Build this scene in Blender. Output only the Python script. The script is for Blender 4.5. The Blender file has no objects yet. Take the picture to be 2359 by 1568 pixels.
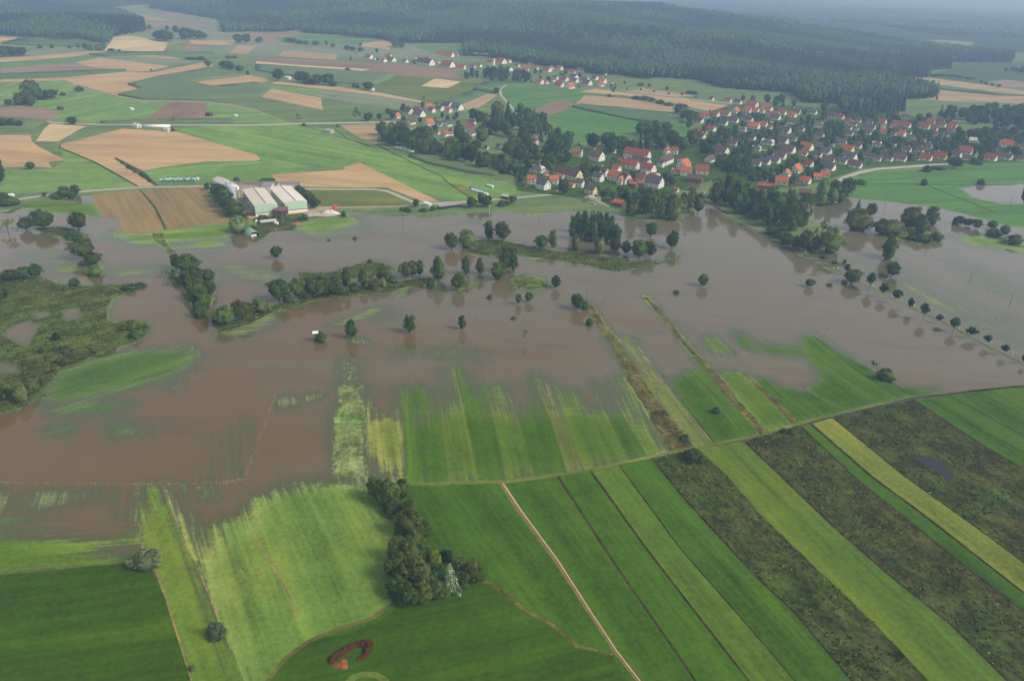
import bpy, math, random
import numpy as np
from mathutils import Vector, Matrix
from mathutils.geometry import delaunay_2d_cdt
random.seed(7); RNG = np.random.default_rng(11)
SC = bpy.context.scene
COL = SC.collection
R = math.radians

# ------------------------------------------------------------------ camera
F_PX, CX, CY = 1791.0, 1179.0, 784.0          # a 2358 x 1568 reading of the photograph
PITCH, ROLL, CAMZ = R(24.9), R(1.6), 170.0
FWD = np.array([0, math.cos(PITCH), -math.sin(PITCH)])
_r0 = np.array([1.0, 0, 0]); _u0 = np.array([0, math.sin(PITCH), math.cos(PITCH)])
RGT = _r0*math.cos(ROLL) + _u0*math.sin(ROLL)
UPV = _u0*math.cos(ROLL) - _r0*math.sin(ROLL)
CAM = np.array([0, 0, CAMZ])
cd = bpy.data.cameras.new('camera'); cam = bpy.data.objects.new('camera', cd); COL.objects.link(cam)
m = Matrix((RGT, UPV, -FWD)).transposed().to_4x4(); m.translation = CAM
cam.matrix_world = m
cd.sensor_width = 36.0; cd.lens = 36.0*F_PX/2358.0; cd.clip_start = 1.0; cd.clip_end = 60000
SC.camera = cam

# ------------------------------------------------------------------ sky, sun, exposure
SUN_EL, SUN_AZ = R(40), R(-22)                # azimuth counted from +x
w = bpy.data.worlds.new('World'); SC.world = w; w.use_nodes = True
nt = w.node_tree; bg = nt.nodes['Background']
sky = nt.nodes.new('ShaderNodeTexSky'); sky.sky_type = 'NISHITA'; sky.sun_disc = False
sky.sun_elevation = SUN_EL; sky.sun_rotation = math.pi/2 - SUN_AZ
sky.air_density = 1.0; sky.dust_density = 3.0; sky.ozone_density = 1.0; sky.altitude = 600
hsv = nt.nodes.new('ShaderNodeHueSaturation'); hsv.inputs['Saturation'].default_value = 0.27     # thin high cloud whitens the sky
nt.links.new(sky.outputs[0], hsv.inputs['Color']); nt.links.new(hsv.outputs[0], bg.inputs[0]); bg.inputs[1].default_value = 0.13
sl = bpy.data.lights.new('sun', 'SUN'); sun = bpy.data.objects.new('sun', sl); COL.objects.link(sun)
sl.energy = 2.1; sl.angle = R(18); sl.color = (1.0, 0.93, 0.82)
sd = Vector((math.cos(SUN_EL)*math.cos(SUN_AZ), math.cos(SUN_EL)*math.sin(SUN_AZ), math.sin(SUN_EL)))
sun.rotation_euler = sd.to_track_quat('Z', 'Y').to_euler()
SC.view_settings.view_transform = 'Standard'; SC.view_settings.look = 'None'
SC.view_settings.exposure = 0.45; SC.view_settings.gamma = 1.0
SC.cycles.max_bounces = 4; SC.cycles.diffuse_bounces = 2; SC.cycles.glossy_bounces = 2
SC.cycles.transparent_max_bounces = 4; SC.cycles.volume_bounces = 0
SC.cycles.use_denoising = True
SC.cycles.sample_clamp_indirect = 4

# ------------------------------------------------------------------ terrain
def sstep(t):
    t = np.clip(t, 0, 1); return t*t*(3-2*t)
_U  = [-0.80, -0.62, -0.53, -0.46, -0.27, 0.0, 0.12, 0.22, 0.35, 0.45, 0.58, 0.9]
_FT = [2500,  2500,  2600,  2350,  2020, 1640, 1540, 1480, 1400, 1500, 1650, 1900]
_RH = [40,    28,    22,    48,    74,   80,   73,   61,   26,   7,    0,    0]
def H(x, y):
    x = np.asarray(x, float); y = np.asarray(y, float)
    yy = np.maximum(y, 1.0); u = x/yy
    st = 640 + 150*np.clip(u*2.5, 0, 1)
    g = 10*sstep((y-st)/900) + sstep((y-st-60)/500)*3.0*np.sin(x/210+1.0)*np.sin(y/260+0.4)*np.exp(-np.maximum(y-2600, 0)/600)
    foot = np.interp(u, _U, _FT); rh = np.interp(u, _U, _RH)
    g = g + rh*sstep((y-foot)/1450)*(1-0.8*sstep((y-foot-1700)/1500))
    g = g + 34*np.exp(-(((x+1180)/330)**2 + ((y-2130)/300)**2))
    g = g + sstep((y-foot-150)/500)*np.exp(-np.maximum(y-3300, 0)/500)*(7*np.sin(x/240+y/310)+5*np.sin(x/130-y/190+2)+7*np.sin((y-foot)/120+x/380+1.2*np.sin(x/300)))*np.clip(rh/40, 0, 1)
    far = sstep((y-5200)/3500)
    return g + far*14*np.sin(x/1900+0.6)

def rays(px):
    px = np.atleast_2d(np.asarray(px, float))
    d = FWD[None, :] + RGT[None, :]*((px[:, 0]-CX)/F_PX)[:, None] + UPV[None, :]*((CY-px[:, 1])/F_PX)[:, None]
    return d
def hit(px, z=None):
    """where the sight lines through pixels meet the ground (or a level plane)"""
    d = rays(px)
    if z is not None:
        t = (z-CAMZ)/d[:, 2]; return CAM + d*t[:, None]
    n = len(d); lo = np.full(n, 60.0); done = np.zeros(n, bool); hi = np.full(n, 14000.0)
    t = np.full(n, 100.0)
    for _ in range(420):
        p = CAM + d*t[:, None]
        below = (p[:, 2] <= H(p[:, 0], p[:, 1])) & ~done
        hi[below] = t[below]; done |= below
        lo = np.where(done, lo, t)
        t = np.where(done, t, np.minimum(t*1.012, 13500))
    for _ in range(30):
        mid = (lo+hi)/2; p = CAM + d*mid[:, None]
        b = p[:, 2] <= H(p[:, 0], p[:, 1])
        hi = np.where(b, mid, hi); lo = np.where(b, lo, mid)
    p = CAM + d*hi[:, None]; p[:, 2] = H(p[:, 0], p[:, 1])
    return p
def h1(x, y, z=None):
    return hit([(x, y)], z)[0]
def mpp(P):
    """metres in one photo pixel at a place"""
    return float(np.dot(np.asarray(P)-CAM, FWD))/F_PX

# ------------------------------------------------------------------ small helpers
def lin(r, g, b):
    f = lambda c: ((c/255+0.055)/1.055)**2.4 if c > 10 else c/255/12.92
    return (f(r), f(g), f(b), 1.0)
def tag(o, label=None, cat=None, group=None, kind=None):
    if label: o['label'] = label
    if cat: o['category'] = cat
    if group: o['group'] = group
    if kind: o['kind'] = kind
    return o
def empty(name, loc, rz=0.0):
    o = bpy.data.objects.new(name, None); COL.objects.link(o)
    o.location = loc; o.rotation_euler = (0, 0, rz); o.empty_display_size = 0.5
    return o
def mesh_obj(name, V, faces, mat=None, parent=None, smooth=False):
    me = bpy.data.meshes.new(name)
    me.from_pydata([tuple(map(float, v)) for v in V], [], [tuple(map(int, f)) for f in faces])
    if mat: me.materials.append(mat)
    if smooth: me.shade_smooth()
    me.update()
    o = bpy.data.objects.new(name, me); COL.objects.link(o)
    if parent: o.parent = parent
    return o
def mesh_np(name, V, polys, n, mat=None, attrs=None, smooth=False):
    """fast mesh of n-gons of equal size from arrays"""
    me = bpy.data.meshes.new(name); V = np.asarray(V, np.float32); polys = np.asarray(polys, np.int32)
    me.vertices.add(len(V)); me.vertices.foreach_set('co', V.ravel())
    nf = len(polys)
    me.loops.add(nf*n); me.loops.foreach_set('vertex_index', polys.ravel())
    me.polygons.add(nf); me.polygons.foreach_set('loop_start', np.arange(nf, dtype=np.int32)*n)
    for an, dom, typ, data in (attrs or []):
        a = me.attributes.new(an, typ, dom)
        if typ == 'FLOAT': a.data.foreach_set('value', np.asarray(data, np.float32).ravel())
        else: a.data.foreach_set('color', np.asarray(data, np.float32).ravel())
    if mat: me.materials.append(mat)
    me.update(calc_edges=True)
    if smooth: me.shade_smooth()
    return me
class MB:
    """collects boxes, prisms and tubes into one mesh"""
    def __init__(s): s.V = []; s.F = []
    def add(s, V, Fc):
        b = len(s.V); s.V += [tuple(v) for v in V]; s.F += [tuple(b+i for i in f) for f in Fc]
    def box(s, x0, x1, y0, y1, z0, z1):
        s.add([(x0,y0,z0),(x1,y0,z0),(x1,y1,z0),(x0,y1,z0),(x0,y0,z1),(x1,y0,z1),(x1,y1,z1),(x0,y1,z1)],
              [(0,3,2,1),(4,5,6,7),(0,1,5,4),(1,2,6,5),(2,3,7,6),(3,0,4,7)])
    def tube(s, a, b, r0, r1, n=6):
        a = Vector(a); b = Vector(b); d = (b-a).normalized(); q = d.to_track_quat('Z', 'Y')
        V = []
        for p, r in ((a, r0), (b, r1)):
            for i in range(n):
                t = 2*math.pi*i/n; V.append(p + q @ Vector((math.cos(t)*r, math.sin(t)*r, 0)))
        Fc = [(i, (i+1) % n, n+(i+1) % n, n+i) for i in range(n)] + [tuple(range(n-1, -1, -1)), tuple(range(n, 2*n))]
        s.add(V, Fc)
    def build(s, name, mat, parent=None, smooth=False):
        return mesh_obj(name, s.V, s.F, mat, parent, smooth)

# ------------------------------------------------------------------ materials
class NT:
    def __init__(s, name):
        s.m = bpy.data.materials.new(name); s.m.use_nodes = True; s.t = s.m.node_tree
        s.p = s.t.nodes['Principled BSDF']; s.out = s.t.nodes['Material Output']
    def n(s, typ, **kw):
        nd = s.t.nodes.new(typ)
        for k, v in kw.items(): setattr(nd, k, v)
        return nd
    def put(s, sock, v):
        if hasattr(v, 'is_output'): s.t.links.new(v, sock)
        elif v is not None: sock.default_value = v
    def math(s, op, a, b=None, c=None, clamp=False):
        nd = s.n('ShaderNodeMath', operation=op); nd.use_clamp = clamp
        for i, v in enumerate((a, b, c)):
            if v is not None: s.put(nd.inputs[i], v)
        return nd.outputs[0]
    def mix(s, f, a, b, bt='MIX'):
        nd = s.n('ShaderNodeMix', data_type='RGBA', blend_type=bt)
        s.put(nd.inputs[0], f); s.put(nd.inputs[6], a); s.put(nd.inputs[7], b)
        return nd.outputs[2]
    def noise(s, vec, scale, detail=3, rough=0.55, dim='3D'):
        nd = s.n('ShaderNodeTexNoise'); nd.noise_dimensions = dim
        s.put(nd.inputs['Vector'], vec); nd.inputs['Scale'].default_value = scale
        nd.inputs['Detail'].default_value = detail; nd.inputs['Roughness'].default_value = rough
        return nd.outputs[0]
    def ramp(s, f, lo, hi, a=0.0, b=1.0):
        nd = s.n('ShaderNodeMapRange'); nd.interpolation_type = 'SMOOTHSTEP'
        s.put(nd.inputs[0], f)
        for i, v in zip((1, 2, 3, 4), (lo, hi, a, b)): nd.inputs[i].default_value = v
        return nd.outputs[0]
    def attr(s, name, typ='GEOMETRY'):
        nd = s.n('ShaderNodeAttribute'); nd.attribute_name = name; nd.attribute_type = typ
        return nd
    def pos(s): return s.n('ShaderNodeNewGeometry').outputs['Position']
    def scale(s, vec, v):
        nd = s.n('ShaderNodeVectorMath', operation='MULTIPLY'); s.put(nd.inputs[0], vec); nd.inputs[1].default_value = v
        return nd.outputs[0]
    def gray(s, f):
        nd = s.n('ShaderNodeCombineColor'); 
        for i in range(3): s.put(nd.inputs[i], f)
        return nd.outputs[0]
    def bump(s, h, strength, dist):
        nd = s.n('ShaderNodeBump'); s.put(nd.inputs['Height'], h)
        nd.inputs['Strength'].default_value = strength; nd.inputs['Distance'].default_value = dist
        return nd.outputs[0]
def rowvec(k):
    """world position turned along the rows of the field"""
    vr = k.n('ShaderNodeVectorRotate', rotation_type='Z_AXIS'); k.put(vr.inputs['Vector'], k.pos())
    k.put(vr.inputs['Angle'], k.math('MULTIPLY', k.attr('row', 'OBJECT').outputs['Fac'], -1.0))
    return vr.outputs[0]
def ocol(k): return k.n('ShaderNodeObjectInfo').outputs['Color']

def water_nodes(k, bsdf, shallow=None):
    p = k.pos()
    n1 = k.noise(p, 0.007, 4, 0.6); n2 = k.noise(k.scale(p, (0.006, 0.035, 0.0)), 1.0, 5, 0.65)
    sep = k.n('ShaderNodeSeparateXYZ'); k.put(sep.inputs[0], p)
    # mud browns the near water; the paler far base stands in for sky reflection
    silt_sheen = k.math('ADD', k.ramp(sep.outputs[1], 210, 520, 0.75, 0.0), k.ramp(sep.outputs[0], -180, 230, 0.42, -0.42))
    f = k.ramp(k.math('ADD', silt_sheen, k.math('MULTIPLY', k.math('SUBTRACT', k.math('ADD', n1, n2), 1.0), 2.6)), 0.05, 0.95)
    c = k.mix(f, (0.142, 0.116, 0.073, 1), (0.146, 0.090, 0.037, 1))
    c = k.mix(k.math('MULTIPLY', k.ramp(k.noise(k.scale(p, (0.010, 0.03, 0.0)), 1.0, 5, 0.7), 0.50, 0.68), 0.55), c, (0.092, 0.074, 0.040, 1))
    if shallow is not None:
        c = k.mix(k.math('MULTIPLY', shallow, 0.85), c, (0.066, 0.088, 0.036, 1))
    k.put(bsdf.inputs['Base Color'], c)
    k.put(bsdf.inputs['Roughness'], k.ramp(n2, 0.35, 0.7, 0.02, 0.13)); bsdf.inputs['IOR'].default_value = 1.333
    h = k.noise(k.scale(p, (0.5, 0.9, 1.0)), 1.0, 3, 0.6)
    k.put(bsdf.inputs['Normal'], k.bump(h, 0.06, 0.03))

def make_pond():
    k = NT('pond_water'); water_nodes(k, k.p)
    for l in list(k.t.links):
        if l.to_socket == k.p.inputs['Base Color']: k.t.links.remove(l)
    k.p.inputs['Base Color'].default_value = (0.018, 0.020, 0.022, 1); return k.m
def make_water():
    k = NT('flood_water'); water_nodes(k, k.p); return k.m
def make_meadow():
    k = NT('meadow_grass'); p = k.pos(); rv = rowvec(k)
    st = k.noise(k.scale(rv, (0.018, 0.55, 0.3)), 1.0, 4, 0.65)
    st2 = k.noise(k.scale(rv, (0.006, 0.085, 0.1)), 1.0, 3, 0.6)
    big = k.noise(p, 0.013, 4, 0.6); fine = k.noise(p, 0.55, 5, 0.7); mid = k.noise(p, 0.09, 5, 0.65)
    dry = k.attr('dry').outputs['Fac']
    v = k.math('ADD', k.math('MULTIPLY', k.math('SUBTRACT', st, 0.5), 0.85), k.math('MULTIPLY', k.math('SUBTRACT', st2, 0.5), 1.25))
    v = k.math('ADD', v, k.math('MULTIPLY', k.math('SUBTRACT', fine, 0.5), 1.25))
    v = k.math('ADD', v, k.math('MULTIPLY', k.math('SUBTRACT', mid, 0.5), 0.75))
    v = k.math('ADD', v, 1.0)
    c = k.mix(1.0, ocol(k), k.gray(v), 'MULTIPLY')
    fl = k.ramp(k.noise(p, 1.3, 3, 0.8), 0.58, 0.72)
    c = k.mix(k.math('MULTIPLY', fl, 0.28), c, k.mix(1.0, c, (1.9, 1.35, 1.3, 1), 'MULTIPLY'))
    yel = k.ramp(k.math('ADD', k.math('MULTIPLY', big, 0.6), k.math('MULTIPLY', st2, 0.4)), 0.48, 0.68)
    c = k.mix(k.math('MULTIPLY', yel, 0.5), c, k.mix(1.0, c, (1.75, 1.12, 0.9, 1), 'MULTIPLY'))
    drk = k.ramp(k.noise(p, 0.03, 5, 0.7), 0.56, 0.72)
    c = k.mix(k.math('MULTIPLY', drk, 0.42), c, k.mix(1.0, c, (0.6, 0.78, 0.7, 1), 'MULTIPLY'))
    pale_ = k.ramp(dry, 0.97, 0.45)
    c = k.mix(k.math('MULTIPLY', pale_, 0.75), c, k.mix(1.0, c, (1.6, 1.33, 2.1, 1), 'MULTIPLY'))
    k.put(k.p.inputs['Base Color'], c); k.p.inputs['Roughness'].default_value = 0.9
    k.p.inputs['Specular IOR Level'].default_value = 0.08
    k.put(k.p.inputs['Normal'], k.bump(k.noise(p, 0.9, 4, 0.7), 0.35, 0.5))
    # grass standing out of shallow water in streaks
    wv = k.n('ShaderNodeBsdfPrincipled')
    a = k.math('MULTIPLY', k.math('SUBTRACT', st, 0.5), 1.6)
    a = k.math('ADD', a, k.math('MULTIPLY', k.math('SUBTRACT', st2, 0.5), 1.2))
    a = k.math('ADD', a, k.math('MULTIPLY', k.math('SUBTRACT', k.noise(p, 0.12, 5, 0.7), 0.5), 0.9))
    a = k.math('ADD', a, k.math('MULTIPLY', k.math('SUBTRACT', fine, 0.5), 0.55))
    edge = k.math('MULTIPLY', dry, k.math('SUBTRACT', 1.0, dry)); edge = k.math('MULTIPLY', edge, 4.0, clamp=True)
    a = k.math('MULTIPLY', a, k.math('SUBTRACT', 1.0, k.math('MULTIPLY', k.attr('soft', 'OBJECT').outputs['Fac'], 0.6)))
    a = k.math('ADD', dry, k.math('MULTIPLY', a, k.math('ADD', k.math('MULTIPLY', edge, 0.75), 0.12)))
    cover = k.ramp(a, 0.24, 0.72)
    water_nodes(k, wv, k.ramp(a, -0.1, 0.35))
    mx = k.n('ShaderNodeMixShader'); k.put(mx.inputs[0], cover)
    k.t.links.new(wv.outputs[0], mx.inputs[1]); k.t.links.new(k.p.outputs[0], mx.inputs[2])
    k.t.links.new(mx.outputs[0], k.out.inputs['Surface'])
    return k.m
def make_soil():
    k = NT('field_soil'); p = k.pos(); rv = rowvec(k)
    st = k.noise(k.scale(rv, (0.012, 0.30, 0.2)), 1.0, 4, 0.6)
    st2 = k.noise(k.scale(rv, (0.004, 0.035, 0.1)), 1.0, 3, 0.6)
    fine = k.noise(p, 0.5, 5, 0.7); big = k.noise(p, 0.008, 4, 0.6)
    v = k.math('ADD', k.math('MULTIPLY', k.math('SUBTRACT', st, 0.5), 1.2), k.math('MULTIPLY', k.math('SUBTRACT', st2, 0.5), 0.9))
    v = k.math('ADD', v, k.math('MULTIPLY', k.math('SUBTRACT', fine, 0.5), 0.3))
    v = k.math('ADD', v, k.math('MULTIPLY', k.math('SUBTRACT', big, 0.5), 0.7))
    v = k.math('ADD', v, 1.0)
    c = k.mix(1.0, ocol(k), k.gray(v), 'MULTIPLY')
    gr = k.ramp(k.math('ADD', k.math('MULTIPLY', st, 0.5), k.math('MULTIPLY', big, 0.5)), 0.52, 0.66)
    c = k.mix(k.math('MULTIPLY', gr, 0.22), c, (0.13, 0.15, 0.07, 1))
    k.put(k.p.inputs['Base Color'], c); k.p.inputs['Roughness'].default_value = 0.95
    k.p.inputs['Specular IOR Level'].default_value = 0.05
    return k.m
def make_scrub():
    k = NT('sedge_and_scrub'); p = k.pos(); rv = rowvec(k)
    s1 = k.noise(k.scale(rv, (0.05, 0.16, 0.1)), 1.0, 6, 0.72)
    s2 = k.noise(p, 0.45, 5, 0.75); s3 = k.noise(k.scale(rv, (0.010, 0.05, 0.05)), 1.0, 4, 0.6)
    base = ocol(k)
    v = k.math('ADD', k.math('MULTIPLY', k.math('SUBTRACT', s1, 0.5), 2.6), k.math('MULTIPLY', k.math('SUBTRACT', s2, 0.5), 2.8))
    v = k.math('ADD', v, 1.0); v = k.math('MAXIMUM', v, 0.22)
    c = k.mix(1.0, base, k.gray(v), 'MULTIPLY')
    c = k.mix(k.math('MULTIPLY', k.ramp(s3, 0.5, 0.66), 0.55), c, k.mix(1.0, c, (1.4, 1.0, 0.85, 1), 'MULTIPLY'))
    c = k.mix(k.math('MULTIPLY', k.ramp(k.noise(p, 0.04, 4, 0.6), 0.5, 0.66), 0.55), c, k.mix(1.0, c, (0.75, 1.25, 0.8, 1), 'MULTIPLY'))
    c = k.mix(1.0, c, k.gray(k.ramp(k.noise(p, 0.09, 5, 0.7), 0.36, 0.62, 0.62, 1.3)), 'MULTIPLY')
    k.put(k.p.inputs['Base Color'], c); k.p.inputs['Roughness'].default_value = 0.95
    k.p.inputs['Specular IOR Level'].default_value = 0.05
    k.put(k.p.inputs['Normal'], k.bump(k.math('ADD', s1, s2), 0.8, 1.0))
    dry = k.attr('dry').outputs['Fac']
    wv = k.n('ShaderNodeBsdfPrincipled')
    a = k.math('ADD', dry, k.math('MULTIPLY', k.math('SUBTRACT', k.math('ADD', s1, s2), 1.0), 0.9))
    water_nodes(k, wv, k.ramp(a, -0.1, 0.4))
    mx = k.n('ShaderNodeMixShader'); k.put(mx.inputs[0], k.ramp(a, 0.36, 0.6))
    k.t.links.new(wv.outputs[0], mx.inputs[1]); k.t.links.new(k.p.outputs[0], mx.inputs[2])
    k.t.links.new(mx.outputs[0], k.out.inputs['Surface'])
    return k.m
def make_maize():
    k = NT('maize_leaves'); p = k.pos(); rv = rowvec(k)
    s = k.noise(k.scale(rv, (0.05, 0.9, 0.6)), 1.0, 4, 0.65); f = k.noise(p, 0.6, 4, 0.7); b = k.noise(p, 0.012, 3, 0.6)
    v = k.math('ADD', k.math('MULTIPLY', k.math('SUBTRACT', s, 0.5), 0.9), k.math('MULTIPLY', k.math('SUBTRACT', f, 0.5), 0.7))
    v = k.math('ADD', v, k.math('MULTIPLY', k.math('SUBTRACT', b, 0.5), 0.5)); v = k.math('ADD', v, 1.0)
    k.put(k.p.inputs['Base Color'], k.mix(1.0, ocol(k), k.gray(v), 'MULTIPLY')); k.p.inputs['Roughness'].default_value = 0.9
    k.p.inputs['Specular IOR Level'].default_value = 0.08
    k.put(k.p.inputs['Normal'], k.bump(k.math('ADD', s, f), 0.7, 0.8))
    return k.m
def make_leaf(name, mass=False):
    k = NT(name)
    base = k.attr('col').outputs['Color'] if mass else ocol(k)
    t = k.attr('tint').outputs['Fac']
    c = k.mix(1.0, base, k.gray(k.math('ADD', k.math('MULTIPLY', t, 1.3), 0.38)), 'MULTIPLY')
    if not mass:
        r = k.n('ShaderNodeObjectInfo').outputs['Random']
        c = k.mix(1.0, c, k.mix(r, (0.85, 0.95, 0.9, 1), (1.2, 1.08, 0.95, 1)), 'MULTIPLY')
    k.put(k.p.inputs['Base Color'], c); k.p.inputs['Roughness'].default_value = 0.75
    k.p.inputs['Specular IOR Level'].default_value = 0.12
    return k.m
def make_plain(name, col, rough=0.8, var=0.3, scale=0.8, spec=0.3, metal=0.0, bump=0.0):
    k = NT(name); p = k.n('ShaderNodeTexCoord').outputs['Object']
    n = k.math('ADD', k.math('MULTIPLY', k.noise(p, scale, 4, 0.65), 0.6), k.math('MULTIPLY', k.noise(p, scale*6, 3, 0.6), 0.4))
    v = k.math('ADD', k.math('MULTIPLY', k.math('SUBTRACT', n, 0.5), var*2), 1.0)
    k.put(k.p.inputs['Base Color'], k.mix(1.0, col if col else ocol(k), k.gray(v), 'MULTIPLY'))
    k.p.inputs['Roughness'].default_value = rough; k.p.inputs['Specular IOR Level'].default_value = spec
    k.p.inputs['Metallic'].default_value = metal
    if bump: k.put(k.p.inputs['Normal'], k.bump(n, 0.6, bump))
    return k.m
M = dict(water=make_water(), pond=make_pond(), meadow=make_meadow(), soil=make_soil(), scrub=make_scrub(), maize=make_maize(),
         leaf=make_leaf('foliage'), mass=make_leaf('foliage_mass', True),
         road=make_plain('asphalt_and_gravel', None, 0.9, 0.22, 0.12, 0.1),
         bark=make_plain('bark', (0.10, 0.085, 0.065, 1), 0.9, 0.4, 2.0, 0.1),
         wall=make_plain('house_wall', None, 0.85, 0.10, 0.5, 0.2),
         roof=make_plain('roof_tiles', None, 0.85, 0.28, 0.6, 0.15),
         glass=make_plain('window_glass', (0.03, 0.035, 0.045, 1), 0.15, 0.2, 1.0, 0.5),
         metal=make_plain('sheet_metal', None, 0.55, 0.12, 0.3, 0.4),
         paint=make_plain('painted_surface', None, 0.5, 0.12, 0.4, 0.4),
         wood=make_plain('weathered_wood', (0.13, 0.10, 0.075, 1), 0.9, 0.35, 1.5, 0.1),
         earth=make_plain('loose_heap', None, 0.95, 0.55, 0.5, 0.05, 0, 0.6),
         rubber=make_plain('tyre_rubber', (0.02, 0.02, 0.02, 1), 0.8, 0.2, 2.0, 0.2))
# ================================================================== THE GROUND: one sheet, cut along field edges
# surface colours of crops and soils; flush also lightened for sunlit far meadows
C = dict(green=lin(84,112,34), green2=lin(80,106,34), lush=lin(62,94,22), dark=lin(57,85,16), olive=lin(96,108,48), yell=lin(110,122,48), flush=lin(104,138,68), fgreen=lin(108,138,70), fgreen2=lin(92,124,66),
         tan=lin(178,148,108), tan2=lin(164,140,106), straw=lin(196,172,130), brown=lin(142,120,100), plough=lin(132,108,88), stub=lin(136,116,78),
         maize=lin(84,108,66), maize2=lin(98,116,76), gg=lin(118,128,98), far=lin(70,92,58), scrubd=lin(66,73,35), scrubg=lin(70,80,36), balk=lin(96,94,50), path=lin(128,116,76), mgreen=lin(78,118,54), drown=lin(98,112,58), bank=lin(80,88,46), leftm=lin(76,104,46), mott=lin(118,128,78), scrubx=lin(92,88,50), wetroad=lin(118,110,98),
         marsh=lin(78,90,38), road=lin(168,162,150), track=lin(150,140,118), dirt=lin(172,152,122), ditch=lin(58,52,32), drift=lin(150,132,90), pale=lin(98,126,52))
FIELDS = []   # name, family, colour, pixel outline, row direction given by two pixels, option
def fld(name, fam, col, pts, row=None, **o): FIELDS.append((name, fam, C[col] if isinstance(col, str) else col, pts, row, o))
def Z(ox, oy, s, pts): return [(ox+x/s, oy+y/s) for x, y in pts]
z1 = lambda *p: Z(0, 0, 4, p)
z2 = lambda *p: Z(589.5, 0, 4, p)
z3 = lambda *p: Z(1179, 0, 4, p)
z4 = lambda *p: Z(1768.4, 0, 4, p)
l1 = lambda *p: Z(0, 352.8, 4, p)
l2 = lambda *p: Z(589.5, 352.8, 4, p)
l3 = lambda *p: Z(1179, 313.6, 4, p)
l4 = lambda *p: Z(1768.4, 352.8, 4, p)

# --- distant farmland
fld('meadow','meadow','gg', [(-200,60),(340,10),(520,48),(600,75),(720,80),(820,95),(960,100),(1060,112),(1060,140),(700,130),(500,125),(300,118),(120,110),(-200,120)], row=[(0,90),(500,80)])
fld('field','soil','brown', z1((1450,130),(1700,122),(1780,160),(1560,168),(1440,140)))
fld('field','soil','brown', z1((1340,215),(1700,215),(1960,190),(1990,205),(1700,250),(1400,250)))
fld('field','soil','tan2', z1((1200,150),(1340,140),(1560,185),(1300,190)))
fld('field','soil','tan', z1((-60,345),(170,352),(60,385),(-60,402)))
fld('maize_field','maize','maize', z1((20,400),(250,348),(560,362),(900,365),(970,400),(960,440),(250,425),(60,412)), maize=1)
fld('field','soil','gg', z1((250,460),(300,430),(960,445),(860,475),(300,512),(200,500)))
fld('field','soil','tan', z1((-60,540),(300,517),(880,472),(1080,488),(820,502),(700,522),(400,547),(-60,580)))
fld('field','soil','straw', z1((1050,345),(1170,332),(1300,345),(1540,395),(1510,475),(960,468),(1000,415)), row=[(262,112),(380,96)])
fld('meadow','meadow','yell', z1((1545,400),(1740,395),(1660,478),(1505,475)), row=[(390,118),(420,99)])
fld('field','soil','brown', z1((1740,400),(1890,415),(1810,480),(1660,478)))
fld('field','soil','gg', z1((1890,415),(2180,425),(2120,480),(1810,480)))
fld('field','soil','tan', z1((1740,372),(2160,380),(2150,412),(1990,418),(1760,402)))
fld('field','soil','tan2', z1((2190,420),(2358,430),(2500,470),(2500,520),(2120,490)))
fld('maize_field','maize','maize', z1((820,505),(1080,490),(1700,485),(1980,490),(1960,500),(1400,505),(980,525)), maize=1)
fld('field','soil','tan2', z1((980,527),(1400,509),(1560,520),(1680,546),(1120,542),(1000,537)))
fld('meadow','meadow','fgreen2', z1((-60,584),(700,522),(900,532),(700,575),(300,600),(-60,642)))
fld('field','soil','brown', z1((-60,642),(700,577),(1150,648),(-60,690)))
fld('field','soil','tan', z1((690,577),(930,532),(1160,562),(1560,612),(1380,657),(1160,655),(850,620)))
fld('field','soil','gg', z1((960,532),(1250,522),(1560,547),(1800,570),(1560,613),(1150,558)))
fld('maize_field','maize','maize', z1((-60,692),(1150,648),(1160,656),(850,686),(-60,732)), maize=1)
fld('field','soil','tan', z1((-60,738),(580,718),(870,690),(1170,662),(1380,672),(1880,577),(1950,572),(1955,625),(1500,710),(1180,785),(1310,825),(1090,880),(880,830),(740,790),(590,742),(300,752),(-60,758)), row=[(0,187),(290,170)])
fld('maize_field','maize','maize2', [(295,196),(370,177),(487,158),(572,173),(437,190),(490,201),(590,192),(621,199),(622,208),(600,222),(470,231),(325,229),(272,220),(327,206)], maize=1, row=[(300,215),(600,205)])
fld('field','soil','tan', [(437,190),(573,174),(590,177),(636,186),(590,192),(490,201)])
fld('meadow','meadow','fgreen', z1((-60,765),(580,742),(740,795),(880,845),(700,880),(260,970),(-60,985)), row=[(0,215),(60,190)])
fld('meadow','meadow','flush', [(65,243),(215,212),(270,223),(325,233),(395,236),(332,276),(230,284),(110,277),(125,252)], row=[(140,262),(330,225)])
fld('meadow','meadow','fgreen', [(475,238),(525,243),(600,260),(670,285),(540,285),(474,276)])
fld('track','road','track', [(148,184.5),(185,199.5),(220,209.5),(272,220),(325,231.5),(470,234),(525,240),(589,253),(668,283),(672,285),(589,256),(525,243),(470,236.5),(325,234),(272,222.5),(220,212),(185,202)])
fld('field','soil','plough', z1((1565,941),(1895,946),(1895,1100),(1325,1105)), row=[(350,276),(420,237)])
fld('field','soil','brown', z1((-60,980),(200,980),(450,1000),(550,1045),(480,1110),(200,1090),(-60,1078)), row=[(0,255),(130,262)])
fld('maize_field','maize','maize2', z1((-60,1085),(440,1125),(320,1180),(240,1192),(-60,1195)), maize=1)
fld('maize_field','maize','maize2', [(232,284),(330,280),(470,276.5),(535,276.5),(535,285),(240,286)], maize=1)
fld('field','soil','straw', z1((470,1138),(800,1165),(720,1200),(540,1305),(330,1300),(415,1180)), row=[(90,320),(190,292)])
fld('field','soil','tan', [(-30,312),(70,311),(73,325),(88,338),(152,369),(110,373),(119,387),(80,384),(-30,386)], row=[(0,340),(110,350)])
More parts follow.
